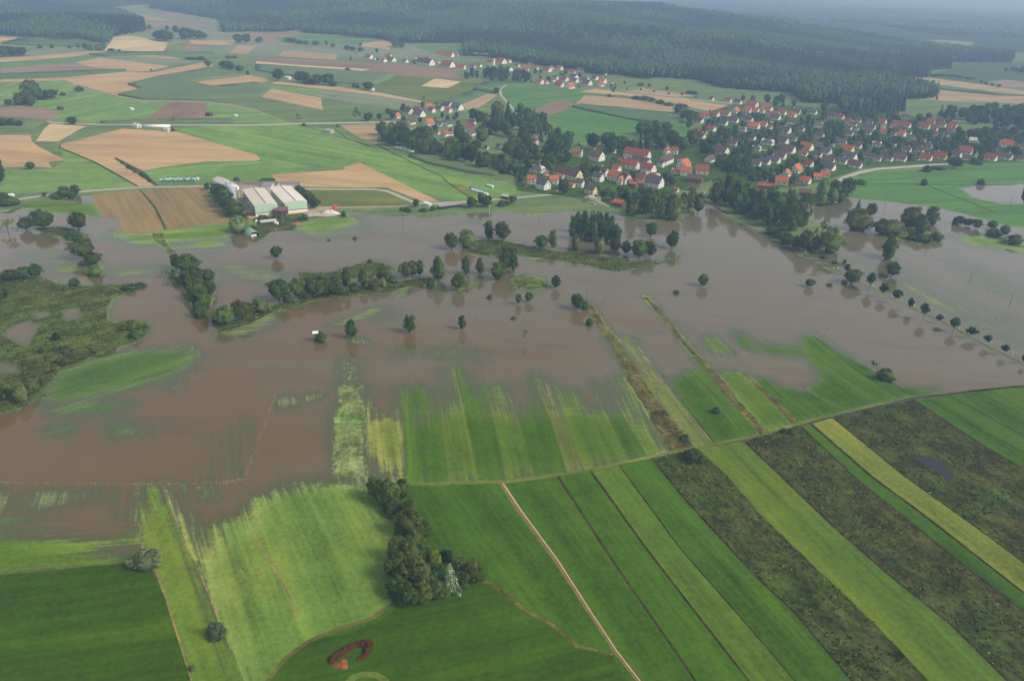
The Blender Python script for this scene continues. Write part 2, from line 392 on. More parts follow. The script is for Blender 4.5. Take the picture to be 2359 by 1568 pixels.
fld('field','soil','tan', [(135,331),(180,322),(282,297),(332,300),(410,304),(505,332),(590,357),(602,367),(590,371),(475,372),(375,385),(328,394),(263,364),(357,428),(320,429),(225,375),(165,350),(140,341)], row=[(180,340),(500,345)])
fld('meadow','scrub','scrubg', [(262,365),(268,363),(330,395),(363,427),(356,428)])
fld('meadow','meadow','flush', [(365,424),(330,396),(375,386),(475,373),(600,372),(660,388),(720,395),(628,402),(645,425),(600,418),(500,420)], row=[(350,410),(600,390)])
fld('meadow','meadow','fgreen', [(0,395),(118,390),(150,372),(140,345),(225,377),(318,430),(200,438),(40,444),(0,440)], row=[(20,420),(300,425)])
fld('field','soil','stub', [(205,450),(322,438),(470,430),(482,453),(515,495),(530,510),(385,530),(325,539),(265,532),(277,518),(265,505),(235,500),(222,475)], row=[(290,520),(250,450)])
fld('meadow','scrub','scrubg', [(322,438),(326,438),(361,478),(386,528),(379,530),(355,480)])
# --- middle distance behind the road
fld('field','soil','brown', z2((-30,300),(420,292),(380,322),(150,357),(250,395),(0,415),(-120,410)))
fld('field','soil','plough', z2((0,530),(750,560),(1300,590),(1860,645),(1870,740),(1640,730),(1280,695),(1050,652),(1070,640),(400,600),(0,563)), row=[(600,136),(1040,165)])
fld('field','soil','tan2', z2((200,520),(260,465),(750,505),(735,553)))
fld('field','soil','gg', z2((0,430),(250,470),(190,520),(-100,520)))
fld('field','soil','straw', z2((0,566),(400,602),(1060,640),(980,655),(800,642),(0,586)))
fld('maize_field','maize','maize2', z2((0,602),(700,652),(1280,692),(1250,720),(1080,790),(960,780),(720,768),(500,738),(0,652)), maize=1)
fld('field','soil','tan', z2((130,770),(190,755),(750,800),(1050,850),(1540,940),(1500,948),(1030,870),(600,820)))
fld('field','soil','tan', z2((140,820),(600,905),(615,1015),(40,895)), row=[(610,213),(738,240)])
fld('meadow','meadow','fgreen', z2((120,790),(600,828),(540,885),(140,818)))
fld('field','soil','gg', z2((600,830),(1000,870),(1500,955),(1430,990),(1250,1010),(1000,975),(540,885)), row=[(740,215),(960,240)])
fld('track','road','road', z2((1090,850),(1200,868),(1540,938),(1540,946),(1200,877),(1085,858)))
fld('field','soil','olive', z2((1090,800),(1300,700),(1850,735),(1890,760),(2090,770),(2000,840),(1700,950),(1620,950),(1100,845)))
fld('field','soil','straw', z2((1520,795),(1650,725),(1890,755),(1760,815)), row=[(980,200),(1050,185)])
fld('maize_field','maize','maize', z2((2000,830),(2100,765),(2290,780),(2210,865)), maize=1)
fld('maize_field','maize','maize', z2((1650,960),(2000,845),(2130,865),(1890,970)), maize=1)
fld('field','soil','tan2', z2((1890,970),(2130,866),(2225,875),(2060,990),(1940,1010)), row=[(1075,245),(1140,220)])
fld('field','soil','tan2', z2((775,1156),(1250,1138),(1300,1175),(1430,1208),(1120,1212),(1115,1325),(960,1275)), row=[(790,290),(900,285)])
fld('field','soil','tan', z2((950,410),(1180,370),(1260,395),(1230,460),(980,430)))
fld('meadow','meadow','fgreen2', z2((150,357),(420,322),(840,330),(1150,365),(950,410),(600,420),(260,395)))
fld('meadow','meadow','fgreen2', z2((1420,420),(1500,402),(1900,402),(1910,520),(1650,500)))
fld('meadow','meadow','flush', [(420,291),(560,289),(680,288),(770,300),(840,335),(930,355),(1030,390),(1160,420),(1215,440),(1160,455),(1060,466),(930,430),(830,378),(790,384),(660,388),(602,370),(590,356),(505,331),(415,302)], row=[(500,310),(1100,430)])
fld('meadow','meadow','mgreen', [(1160,200),(1250,205),(1340,210),(1400,208),(1345,222),(1324,235),(1277,233),(1204,265),(1155,222)], row=[(1180,230),(1330,215)])
fld('meadow','meadow','mgreen', [(1255,268),(1325,247),(1450,276),(1590,280),(1600,320),(1400,330),(1330,320),(1262,300)], row=[(1260,280),(1600,310)])
fld('field','soil','tan', [(793,384),(829,375),(1010,463),(974,465),(890,432),(829,432),(715,431),(647,427),(622,402),(794,391)], row=[(640,412),(1000,462)])
fld('maize_field','maize','maize2', l2((1410,35),(1480,0),(2240,175),(2220,215),(2000,190),(1600,105)), maize=1, row=[(950,365),(1145,400)])
fld('meadow','meadow','yell', l2((1770,280),(1900,290),(2040,370),(1960,402),(1830,350)))
fld('meadow','meadow','olive', l2((510,335),(1100,330),(1440,445),(1440,480),(620,500)), row=[(730,455),(940,460)])
fld('track','road','road', [(50,272),(107,279),(155,283),(220,285.5),(300,286.5),(590,286.8),(665,284),(910,279.5),(915,287),(948,297),(946,300),(910,290),(900,283),(665,287.5),(590,289.7),(300,289.2),(220,288),(155,286),(107,282),(50,275)])
fld('track','road','road', [(-40,466),(37,458),(100,449),(200,438.5),(325,430),(475,427.5),(560,432),(700,434),(860,434.5),(892,438),(960,466),(1010,466),(1070,463),(1190,454),(1300,444),(1300,447),(1190,457.5),(1070,467),(1010,470.5),(955,470),(888,442),(860,438),(700,437),(560,435.5),(475,430.5),(325,433),(200,442),(100,452.5),(37,461.5),(-40,470)])
fld('track','road','track', [(740,477),(780,477),(840,475),(915,474),(955,470),(960,473),(915,477),(840,478),(780,480),(742,481)])
fld('road','road','road', [(1169,195.5),(1154,207),(1156,220),(1181,247),(1207,279),(1200,279),(1176,247),(1151,220),(1149,207),(1164,195.5)])
fld('field','soil','tan2', z3((590,960),(670,880),(1080,910),(1480,970),(1480,1040),(1000,985)), row=[(1330,240),(1540,250)])
fld('field','soil','plough', z3((100,1060),(390,930),(580,940),(480,1020),(300,1080)), row=[(1250,262),(1320,240)])
fld('maize_field','maize','maize', z3((550,990),(640,970),(1100,1020),(1500,1050),(1650,1110),(1430,1160),(1060,1100)), maize=1, row=[(1320,245),(1580,275)])
fld('field','soil','tan', z3((620,850),(770,818),(1000,852),(1600,912),(1650,930),(2200,1000),(1830,1025),(1560,970),(1480,950),(1050,880)), row=[(1350,210),(1700,250)])
fld('field','soil','tan2', z3((1060,848),(1200,815),(1500,858),(1700,890),(1400,885)))
fld('road','road','road', z3((960,832),(1100,846),(1500,888),(1620,912),(1900,937),(2100,962),(2250,998),(2240,1006),(2100,970),(1900,944),(1620,918),(1500,894),(1100,852)))
fld('field','soil','tan2', z4((960,700),(1500,720),(1900,770),(2420,850),(2420,960),(1990,940),(1575,885),(1500,845),(1200,790)))
fld('maize_field','maize','maize', z4((1000,722),(2200,872),(2420,892),(2100,880),(1600,832),(1100,760)), maize=1)
fld('field','soil','tan2', z4((1380,915),(1580,885),(2000,950),(1700,940)))
fld('field','soil','brown', z4((2080,765),(2170,735),(2420,760),(2420,815),(2130,800)))
fld('clearing','soil','tan', z2((1935,170),(1950,125),(1965,122),(1955,178)), clear=1)
fld('clearing','meadow','fgreen2', z4((270,660),(290,668),(280,676),(255,668)), clear=1)
fld('clearing','soil','gg', z2((20,62),(100,55),(150,62),(40,70)), clear=1)
fld('clearing','meadow','gg', z2((1990,480),(2100,478),(2230,490),(2160,510),(2010,500)), clear=1)
fld('meadow','meadow','gg', z4((1150,370),(1600,370),(1900,390),(1850,440),(1700,440),(1150,380)), clear=1)
fld('meadow','meadow','far', z4((1690,590),(2420,580),(2420,760),(2170,735),(1900,770),(1500,720),(1500,690),(1680,640)))
fld('meadow','meadow','mgreen', [(1935,410),(1990,393),(2130,382),(2200,372),(2420,372),(2420,530),(2318,518),(2268,505),(2213,490),(2143,475),(2043,463),(1953,455)], row=[(1960,420),(2358,400)])
fld('road','road','road', [(1916,420),(1943,406),(1976,395),(2018,387),(2130,379),(2238,371),(2238,374.5),(2130,384),(2021,391.5),(1979,401),(1948,412),(1926,424)])
fld('village_ground','meadow','dark', [(1640,255),(1690,240),(1850,245),(2050,262),(2200,280),(2220,330),(2420,330),(2420,372),(2130,378),(1990,388),(1930,407),(1850,430),(1760,435),(1640,415),(1560,440),(1480,480),(1400,470),(1300,452),(1190,440),(1180,390),(1340,345),(1600,330),(1620,280)])
fld('village_road','road','road', Z(1748.1,313.6,9.092, [(90,960),(250,860),(440,720),(450,730),(290,880),(140,965)]))
fld('village_road','road','road', Z(1591.3,211.6,9.092, [(1590,600),(1800,655),(2010,715),(2005,730),(1790,670),(1580,615)]))
fld('village_road','road','road', Z(1591.3,211.6,9.092, [(1490,1205),(1680,1245),(1800,1225),(1960,1215),(1960,1228),(1800,1245),(1680,1265),(1480,1220)]))
fld('yard','road','track', Z(1199.3,313.6,9.092, [(1340,1260),(1580,1280),(1590,1190),(1640,1230),(1680,1300),(1680,1370),(1870,1450),(1850,1500),(1560,1360),(1340,1300)]))
fld('yard','road','road', Z(2108.6,250.8,9.435, [(1320,930),(1400,950),(1460,1080),(1440,1100),(1250,1080)]))
fld('farmyard','road','dirt', Z(462.5,391.9,6.668, [(460,270),(700,240),(1400,230),(1700,560),(1900,560),(2080,560),(2080,600),(1300,690),(850,730),(760,760),(640,650),(560,470),(430,330)]))
fld('farm_verge','scrub','scrubg', Z(462.5,391.9,6.668, [(470,800),(640,660),(760,760),(850,725),(1300,690),(1600,660),(2100,700),(2280,760),(1480,830),(1440,930),(1200,935),(1060,950),(900,1100),(720,1040),(480,930)]))

# --- the flood
W1 = [(-80,480),(0,490),(20,494),(32,490),(40,483),(70,479),(105,483),(130,495),(160,498),(200,502),(235,500),(265,505),(277,518),(265,532),(262,545),(300,560),(357,563),(390,558),(412,562),(430,560),(460,548),(520,545),(545,548),(560,545),(575,548),(590,556),(600,553),(620,540),(652,533),(675,533),(690,520),(700,505),(760,497),(800,490),(835,497),(900,499),(990,502),(1040,498),(1085,492),(1127,491),(1179,490),(1224,501),(1304,489),(1374,489),(1414,495),(1460,508),(1500,512),(1550,508),(1600,495),(1612,478),(1637,476),(1691,507),(1768,545),(1843,580),(1893,607),(1943,630),(1980,650),(2093,705),(2178,745),(2268,795),(2358,843),(2440,880),(2440,884),(2358,888),(2243,899),(2131,912),(2096,914),(1862,967),(1750,1000),(1600,1030),(1335,1085),(1160,1108),(930,1113),(905,1112),(905,1150),(925,1170),(900,1300),(700,1420),(520,1330),(310,1320),(-80,1330)]
W2 = [(1843,577),(1893,603),(1943,626),(1980,645),(2093,700),(2178,739),(2268,789),(2358,837),(2440,874),(2440,535),(2358,530),(2318,521),(2268,508),(2213,492),(2143,478),(2043,466),(1953,457),(1940,470),(1880,476),(1845,472),(1848,490),(1895,520),(1905,565),(1870,580)]
W3 = [(2218,437),(2258,428),(2440,424),(2440,462),(2306,469),(2243,454)]
def cut_above(pg, y):
    out = []
    for a, b in zip(pg, pg[1:]+pg[:1]):
        if a[1] <= y: out.append(a)
        if (a[1] <= y) != (b[1] <= y): t_ = (y-a[1])/(b[1]-a[1]); out.append((a[0]+(b[0]-a[0])*t_, y))
    return out
fld('flood_water','meadow','drown', W1, flood=1, row=[(1000,900),(1100,1090)])
fld('flood_water','meadow','drown', cut_above(W1, 780), flood=1, soft=1, row=[(300,640),(900,600)])
fld('flood_water','meadow','olive', W2, flood=1, row=[(2000,600),(2358,780)])
fld('flood_water','water','green', W3, flood=1)
fld('meadow','meadow','pale', [(262,533),(325,540),(385,531),(530,511),(548,528),(575,545),(560,575),(470,590),(380,575),(300,565),(262,548)], flood=1, soft=1, row=[(300,545),(520,530)])
fld('meadow','meadow','pale', [(680,526),(690,512),(760,497),(800,490),(833,515),(865,545),(770,552),(720,554),(700,541)], flood=1, soft=1, row=[(690,530),(830,515)])
fld('meadow','meadow','green', [(0,492),(32,488),(50,470),(110,458),(205,452),(222,476),(234,500),(160,498),(125,494),(105,482),(70,478),(40,482)], flood=1, dry0=1)
fld('road_bank','meadow','bank', [(1634,478),(1640,477),(1692,505),(1768,542.5),(1845,578.5),(1895,603.5),(1945,626.5),(1982,645.5),(2095,701),(2180,739.5),(2268,788),(2440,868),(2440,882),(2268,797.5),(2178,747.5),(2093,707),(1980,650.5),(1943,630.5),(1893,608),(1843,583),(1800,568),(1760,551),(1700,522),(1660,502)], flood=1)
fld('road','road','wetroad', [(1612,470),(1638,474),(1692,503.5),(1769,541),(1845,577.5),(1894,602.5),(1944,625.8),(1981,644.8),(2094,700.4),(2179,739),(2268,788.5),(2440,870),(2440,876),(2268,792.5),(2178,742.5),(2093,703),(1980,647.2),(1943,628),(1893,604.8),(1843,579.8),(1767,543.6),(1690,506),(1630,478)], flood=1)

# --- marsh, islands, reed beds
marsh = [(-80,640),(40,636),(100,640),(160,662),(250,655),(310,655),(322,666),(290,675),(260,690),(248,712),(250,735),(272,742),(300,736),(330,738),(347,755),(340,770),(312,787),(270,803),(235,812),(200,828),(160,840),(140,852),(118,875),(100,915),(70,928),(20,950),(-80,965)]
fld('marsh','scrub','marsh', marsh, flood=1, row=[(0,860),(320,760)])
fld('meadow','meadow','leftm', [(60,925),(110,880),(140,852),(200,825),(300,806),(430,798),(456,815),(440,850),(400,875),(390,900),(340,930),(320,990),(280,1010),(120,1010),(90,960)], flood=1, soft=1, row=[(110,920),(430,820)])
isl = [(498,758),(520,742),(600,720),(640,700),(690,688),(800,660),(880,655),(960,640),(990,642),(1000,655),(940,660),(900,672),(800,684),(730,690),(665,712),(625,722),(560,750),(510,765)]
fld('island','scrub','scrubg', isl, flood=1, row=[(520,750),(980,645)])
fld('island','scrub','scrubg', [(680,630),(700,627),(760,628),(790,618),(840,604),(870,603),(905,613),(912,620),(890,632),(850,640),(800,642),(760,650),(700,652)], flood=1)
fld('island','scrub','scrubg', [(1068,578),(1090,570),(1085,556),(1120,550),(1170,556),(1185,560),(1240,570),(1290,579),(1340,583),(1400,592),(1460,604),(1530,600),(1562,590),(1568,583),(1560,600),(1520,608),(1460,618),(1425,626),(1400,624),(1360,612),(1300,603),(1240,595),(1185,588),(1150,592),(1110,588),(1085,584)], flood=1, row=[(1100,575),(1480,610)])
fld('island','scrub','olive', [(1175,640),(1210,632),(1262,650),(1265,660),(1230,668),(1190,664)], flood=1)
fld('island','scrub','olive', [(985,655),(1000,662),(1040,675),(1075,673),(1100,658),(1115,640),(1112,632),(1100,640),(1090,655),(1060,668),(1030,668),(1002,655)], flood=1)
fld('island','scrub','scrubg', [(80,525),(140,522),(180,530),(200,548),(190,558),(160,556),(140,545),(90,535)], flood=1)
fld('island','scrub','scrubg', [(185,600),(215,590),(225,612),(236,632),(230,642),(205,640),(195,620)], flood=1)
fld('island','scrub','scrubg', [(392,640),(400,620),(440,640),(455,660),(490,640),(498,660),(488,700),(475,735),(445,725),(440,700),(420,660)], flood=1)
fld('island','scrub','olive', [(348,538),(376,537),(385,560),(400,580),(395,590),(370,565),(352,552)], flood=1)
fld('island','scrub','olive', [(2045,535),(2090,530),(2160,535),(2165,553),(2120,562),(2080,555)], flood=1)
fld('meadow','meadow','pale', [(2195,555),(2215,540),(2260,538),(2305,550),(2350,560),(2420,575),(2420,595),(2350,588),(2290,575),(2240,570)], flood=1, soft=1)

# --- strip meadows along the water
S = lambda name, fam, col, pts, row, **o: fld(name, fam, col, pts, row, flood=1, **o)
S('rough_strip','scrub','mott', [(768,790),(845,790),(845,1100),(765,1098),(767,900)], [(805,1090),(805,830)])
S('meadow','meadow','yell', [(846,900),(915,900),(926,1000),(932,1100),(905,1097),(848,1080)], [(885,1090),(875,960)])
bnd = [[(900,760),(922,900),(934,1113)], [(985,760),(1012,900),(1034,1112)], [(1032,760),(1052,870),(1102,1111)], [(1085,760),(1120,880),(1167,1110)],
       [(1130,760),(1172,890),(1230,1101)], [(1195,760),(1234,870),(1310,1091)], [(1215,760),(1262,880),(1347,1083)], [(1290,800),(1372,900),(1447,1062)],
       [(1330,800),(1404,900),(1492,1052)], [(1375,800),(1442,880),(1537,1032)]]
cols = ['lush', 'green2', 'lush', 'green2', 'lush', 'olive', 'green2', 'lush', 'green2']
for i in range(len(bnd)-1):
    a, b = bnd[i], bnd[i+1]
    S('meadow','meadow',cols[i], a + b[::-1], [((a[2][0]+b[2][0])/2, 1080), ((a[1][0]+b[1][0])/2, 880)])
S('rough_strip','scrub','scrubx', [(1344,705),(1359,700),(1399,752),(1437,802),(1479,865),(1529,940),(1579,1010),(1600,1030),(1540,1036),(1462,905),(1419,835),(1369,757)], [(1560,1010),(1400,780)])
S('meadow','meadow','olive', [(1437,802),(1427,775),(1457,782),(1492,835),(1537,890),(1589,955),(1645,1022),(1600,1030),(1579,1010),(1529,940),(1479,865)], [(1600,1000),(1480,840)])
S('meadow','meadow','lush', [(1500,820),(1610,820),(1620,847),(1739,990),(1742,1003),(1645,1022),(1589,955),(1537,890)], [(1690,1000),(1570,870)])
S('rough_strip','scrub','scrubx', [(1481,685),(1489,682),(1534,727),(1579,787),(1649,860),(1762,987),(1768,998),(1742,1003),(1739,990),(1619,847),(1554,772),(1504,712)], [(1740,990),(1520,720)])
S('meadow','meadow','green2', [(1650,855),(1600,800),(1590,770),(1640,760),(1680,790),(1712,860),(1818,970),(1820,985),(1768,998),(1762,987)], [(1790,980),(1680,870)])
S('rough_strip','scrub','balk', [(1700,845),(1708,845),(1830,960),(1834,972),(1818,973)], [(1820,965),(1715,862)])
S('meadow','meadow','lush', [(1640,760),(1700,750),(1860,765),(1920,795),(2000,845),(2060,880),(2170,890),(2131,912),(2096,914),(1862,967),(1834,972),(1830,960),(1708,845),(1680,790)], [(2060,905),(1880,790)])
# --- tracks and ditches
fld('grass_track','meadow','olive', [(930,1111),(1160,1107),(1335,1083),(1600,1027),(1750,997),(1862,964),(2096,911),(2100,915),(1866,970),(1754,1003),(1604,1034),(1338,1091),(1162,1114),(930,1118)], row=[(930,1113),(1160,1111)])
fld('ditch_water','pond','green', [(1640,1026),(1750,1005),(1866,971),(1960,948),(2098,916),(2135,911),(2132,917),(2098,920),(1960,952),(1868,976),(1752,1008),(1650,1030)], flood=1)
fld('ditch','scrub','ditch', [(2096,916),(2131,911),(2243,897),(2358,886),(2440,880),(2440,885),(2358,891),(2243,903),(2131,916)])
# --- lower meadows
fld('meadow','meadow','lush', [(930,1118),(1150,1114),(1286,1298),(1355,1405),(1470,1568),(1500,1640),(560,1640),(615,1568),(650,1520),(700,1482),(760,1458),(850,1425),(898,1390),(905,1150)], row=[(1300,1500),(1050,1150)])
fld('meadow','meadow','dark', [(615,1568),(640,1535),(690,1490),(740,1468),(800,1460),(870,1430),(910,1400),(960,1400),(1000,1380),(1110,1340),(1200,1395),(1280,1445),(1330,1490),(1410,1508),(1440,1570),(1500,1640),(560,1640)], row=[(700,1560),(1200,1450)])
fld('meadow','meadow','lush', [(1160,1114),(1286,1097),(1420,1297),(1572,1516),(1640,1620),(1520,1640),(1472,1568),(1360,1405),(1200,1175)], row=[(1500,1500),(1240,1130)])
def strip(a, b): return a + b[::-1]
L1 = [(1284,1096),(1415,1297),(1567,1516),(1640,1625)]
L2 = [(1360,1084),(1482,1254),(1567,1365),(1725,1568),(1780,1640)]
L3 = [(1425,1070),(1567,1263),(1698,1412),(1832,1568),(1900,1645)]
L4 = [(1500,1054),(1568,1138),(1729,1315),(1829,1409),(1963,1568),(2030,1645)]
L4b = [(1568,1040),(1635,1097),(1695,1168),(1822,1298),(1963,1432),(2070,1543),(2170,1645)]
L5 = [(1606,1034),(1678,1097),(1755,1187),(1870,1298),(2027,1449),(2137,1568),(2230,1645)]
L6 = [(1712,1014),(1799,1097),(1923,1215),(2037,1315),(2188,1436),(2322,1568),(2400,1640)]
L7 = [(1842,980),(1966,1097),(2090,1198),(2188,1275),(2358,1409),(2440,1470)]
L8 = [(1866,975),(2007,1097),(2104,1168),(2204,1245),(2358,1365),(2440,1425)]
L9 = [(1918,962),(2084,1097),(2188,1171),(2271,1231),(2358,1295),(2440,1355)]
L10 = [(2103,920),(2193,980),(2268,1028),(2358,1080),(2440,1130)]
fld('meadow','meadow','lush', strip(L1, L2), row=[L1[1], L1[2]])
fld('meadow','meadow','green2', strip(L2, L3), row=[L2[1], L2[2]])
fld('meadow','meadow','lush', strip(L3, L4), row=[L3[1], L3[2]])
fld('rough_strip','scrub','scrubg', strip(L4, L4b), row=[L4[1], L4[2]])
fld('rough_strip','scrub','scrubd', strip(L4b, L5), row=[L5[1], L5[2]])
fld('meadow','meadow','green2', strip(L5, L6), row=[L6[1], L6[2]])
fld('rough_strip','scrub','scrubd', strip(L6, L7), row=[L6[1], L6[2]])
fld('meadow','meadow','lush', strip(L7, L8), row=[L7[1], L7[2]])
fld('meadow','meadow','yell', strip(L8, L9), row=[L8[1], L8[2]])
fld('rough_strip','scrub','scrubd', strip(L9, L10), row=[L9[1], L9[2]])
fld('meadow','meadow','lush', L10 + [(2440,890),(2358,893),(2243,905),(2131,919)], row=[L10[0], L10[1]])
fld('pond','pond','green', [(2105,1056),(2130,1051),(2152,1056),(2175,1072),(2195,1092),(2193,1107),(2182,1108),(2165,1088),(2140,1075)])
def line(col, pts, wpx, name='ditch', fam='scrub', **o):
    """a thin boundary strip along a traced line"""
    a = [(x-wpx*0.8, y+wpx*0.35) for x, y in pts]; b = [(x+wpx*0.8, y-wpx*0.35) for x, y in pts]
    fld(name, fam, col, a + b[::-1], thin=1, **o)
for L, wd in ((L1,3.2),(L2,3.2),(L3,2.2),(L4,2.8),(L6,2.6),(L7,2.4),(L8,3.4),(L9,2.0),(L10,2.4)): line('ditch', L, wd)
for b in bnd[1:]: line('balk', b[1:], 0.9, 'grass_balk', 'meadow', flood=1)
for e in ([(2131,916),(2250,985),(2358,1043)], [(2180,908),(2270,955),(2358,1005)], [(2250,902),(2358,955)]): line('ditch', e, 1.3)
line('ditch', [(1522,860),(1580,935),(1645,1020)], 1.5); line('ditch', [(1645,770),(1760,875),(1800,915)], 1.0); line('ditch', [(2035,872),(2065,890),(2094,910)], 1.5)
line('ditch', [(770,298),(800,320),(850,338),(895,345)], 1.6); line('ditch', [(700,290),(790,318),(850,335)], 1.2)
line('ditch', [(865,333),(960,380),(1018,407),(1030,420),(1078,452)], 1.6); line('ditch', [(1955,424),(2095,424),(2190,426),(2358,427)], 1.5)
line('ditch', [(2138,428),(2243,470),(2290,490)], 1.5); line('ditch', [(196,322),(140,330),(136,340),(190,362),(225,378),(318,430)], 2.2); line('ditch', [(197,292),(160,312),(140,328)], 1.5)
def mid(A_, B_, t): return [(a[0]+(b[0]-a[0])*t, a[1]+(b[1]-a[1])*t) for a, b in zip(A_, B_)]
for A_, B_, ts in ((L5, L6, (.22, .45, .7)), (L3, L4, (.35, .7)), (L1, L2, (.5,)), (L2, L3, (.45,))):
    n_ = min(len(A_), len(B_))
    for t_ in ts: line('balk', mid(A_[-n_:], B_[-n_:], t_), 0.6, 'grass_balk', 'meadow')
line('olive', [(1745,800),(1800,835),(1870,905),(1950,945)], 1.2, 'grass_balk', 'meadow', flood=1); line('olive', [(1860,770),(1960,850),(2060,915)], 1.2, 'grass_balk', 'meadow', flood=1); line('olive', [(1880,830),(1960,885),(2010,925)], 1.2, 'grass_balk', 'meadow', flood=1); line('olive', [(1590,860),(1640,915),(1700,990)], 1.0, 'grass_balk', 'meadow', flood=1)
# --- lower left
fld('meadow','meadow','green', [(-80,1180),(20,1190),(130,1200),(240,1215),(315,1200),(330,1290),(300,1300),(180,1310),(-80,1330)], flood=1, row=[(0,1290),(250,1270)])
fld('meadow','meadow','dark', [(-80,1330),(200,1303),(300,1294),(352,1310),(399,1430),(442,1568),(460,1640),(-80,1640)], row=[(0,1560),(400,1500)])
fld('meadow','meadow','green', [(316,1125),(345,1112),(375,1112),(390,1130),(395,1164),(429,1257),(452,1297),(498,1413),(518,1463),(565,1568),(590,1640),(460,1640),(442,1568),(399,1430),(352,1310),(330,1270),(322,1200)], flood=1, row=[(500,1560),(380,1200)])
fld('meadow','meadow','pale', [(400,1120),(600,1118),(740,1114),(850,1118),(880,1145),(920,1170),(900,1250),(905,1380),(895,1395),(850,1425),(760,1458),(700,1482),(650,1520),(615,1568),(570,1640),(590,1640),(565,1568),(498,1413),(452,1297),(429,1257)], flood=1, row=[(640,1440),(560,1210)])
line('path', [(352,1308),(372,1345),(399,1432),(442,1568)], 2.5, 'grass_balk', 'meadow'); line('path', [(380,1120),(395,1166),(429,1257),(452,1297),(500,1415)], 2.2, 'grass_balk', 'meadow')
line('path', [(582,1225),(620,1290),(665,1370),(688,1425)], 2.5, 'grass_balk', 'meadow'); line('path', [(540,1290),(580,1350)], 1.5, 'grass_balk', 'meadow')
fld('grass_balk','meadow','balk', [(897,1390),(850,1421),(760,1453),(700,1477),(650,1514),(612,1568),(600,1640),(606,1640),(620,1568),(658,1520),(705,1484),(765,1460),(856,1428),(902,1396)])
fld('ditch','scrub','balk', [(1105,1333),(1138,1342),(1198,1389),(1278,1439),(1331,1484),(1411,1501),(1411,1507),(1327,1491),(1274,1446),(1194,1396),(1134,1347),(1100,1340)])
fld('meadow','meadow','olive', [(795,1568),(812,1552),(840,1545),(870,1548),(892,1562),(905,1590),(780,1600)])
fld('meadow','meadow','lush', [(815,1572),(825,1562),(845,1558),(865,1562),(878,1575),(880,1600),(810,1600)])
fld('rutted_track','meadow','balk', [(1150,1110),(1160,1108),(1203,1173),(1290,1290),(1358,1396),(1424,1496),(1480,1568),(1540,1650),(1520,1650),(1464,1568),(1410,1498),(1344,1398),(1276,1292),(1189,1175)], row=[(1150,1110),(1276,1292)])
for dx in (-3.5, 3.6):
    p = [(1154,1112),(1196,1174),(1282,1291),(1350,1397),(1416,1497),(1471,1568),(1530,1650)]
    fld('wheel_track','soil',C['dirt'] if dx > 0 else lin(118,100,72), [(x+dx-1.35, y+.7) for x, y in p] + [(x+dx+1.35, y-.7) for x, y in p][::-1], thin=1)

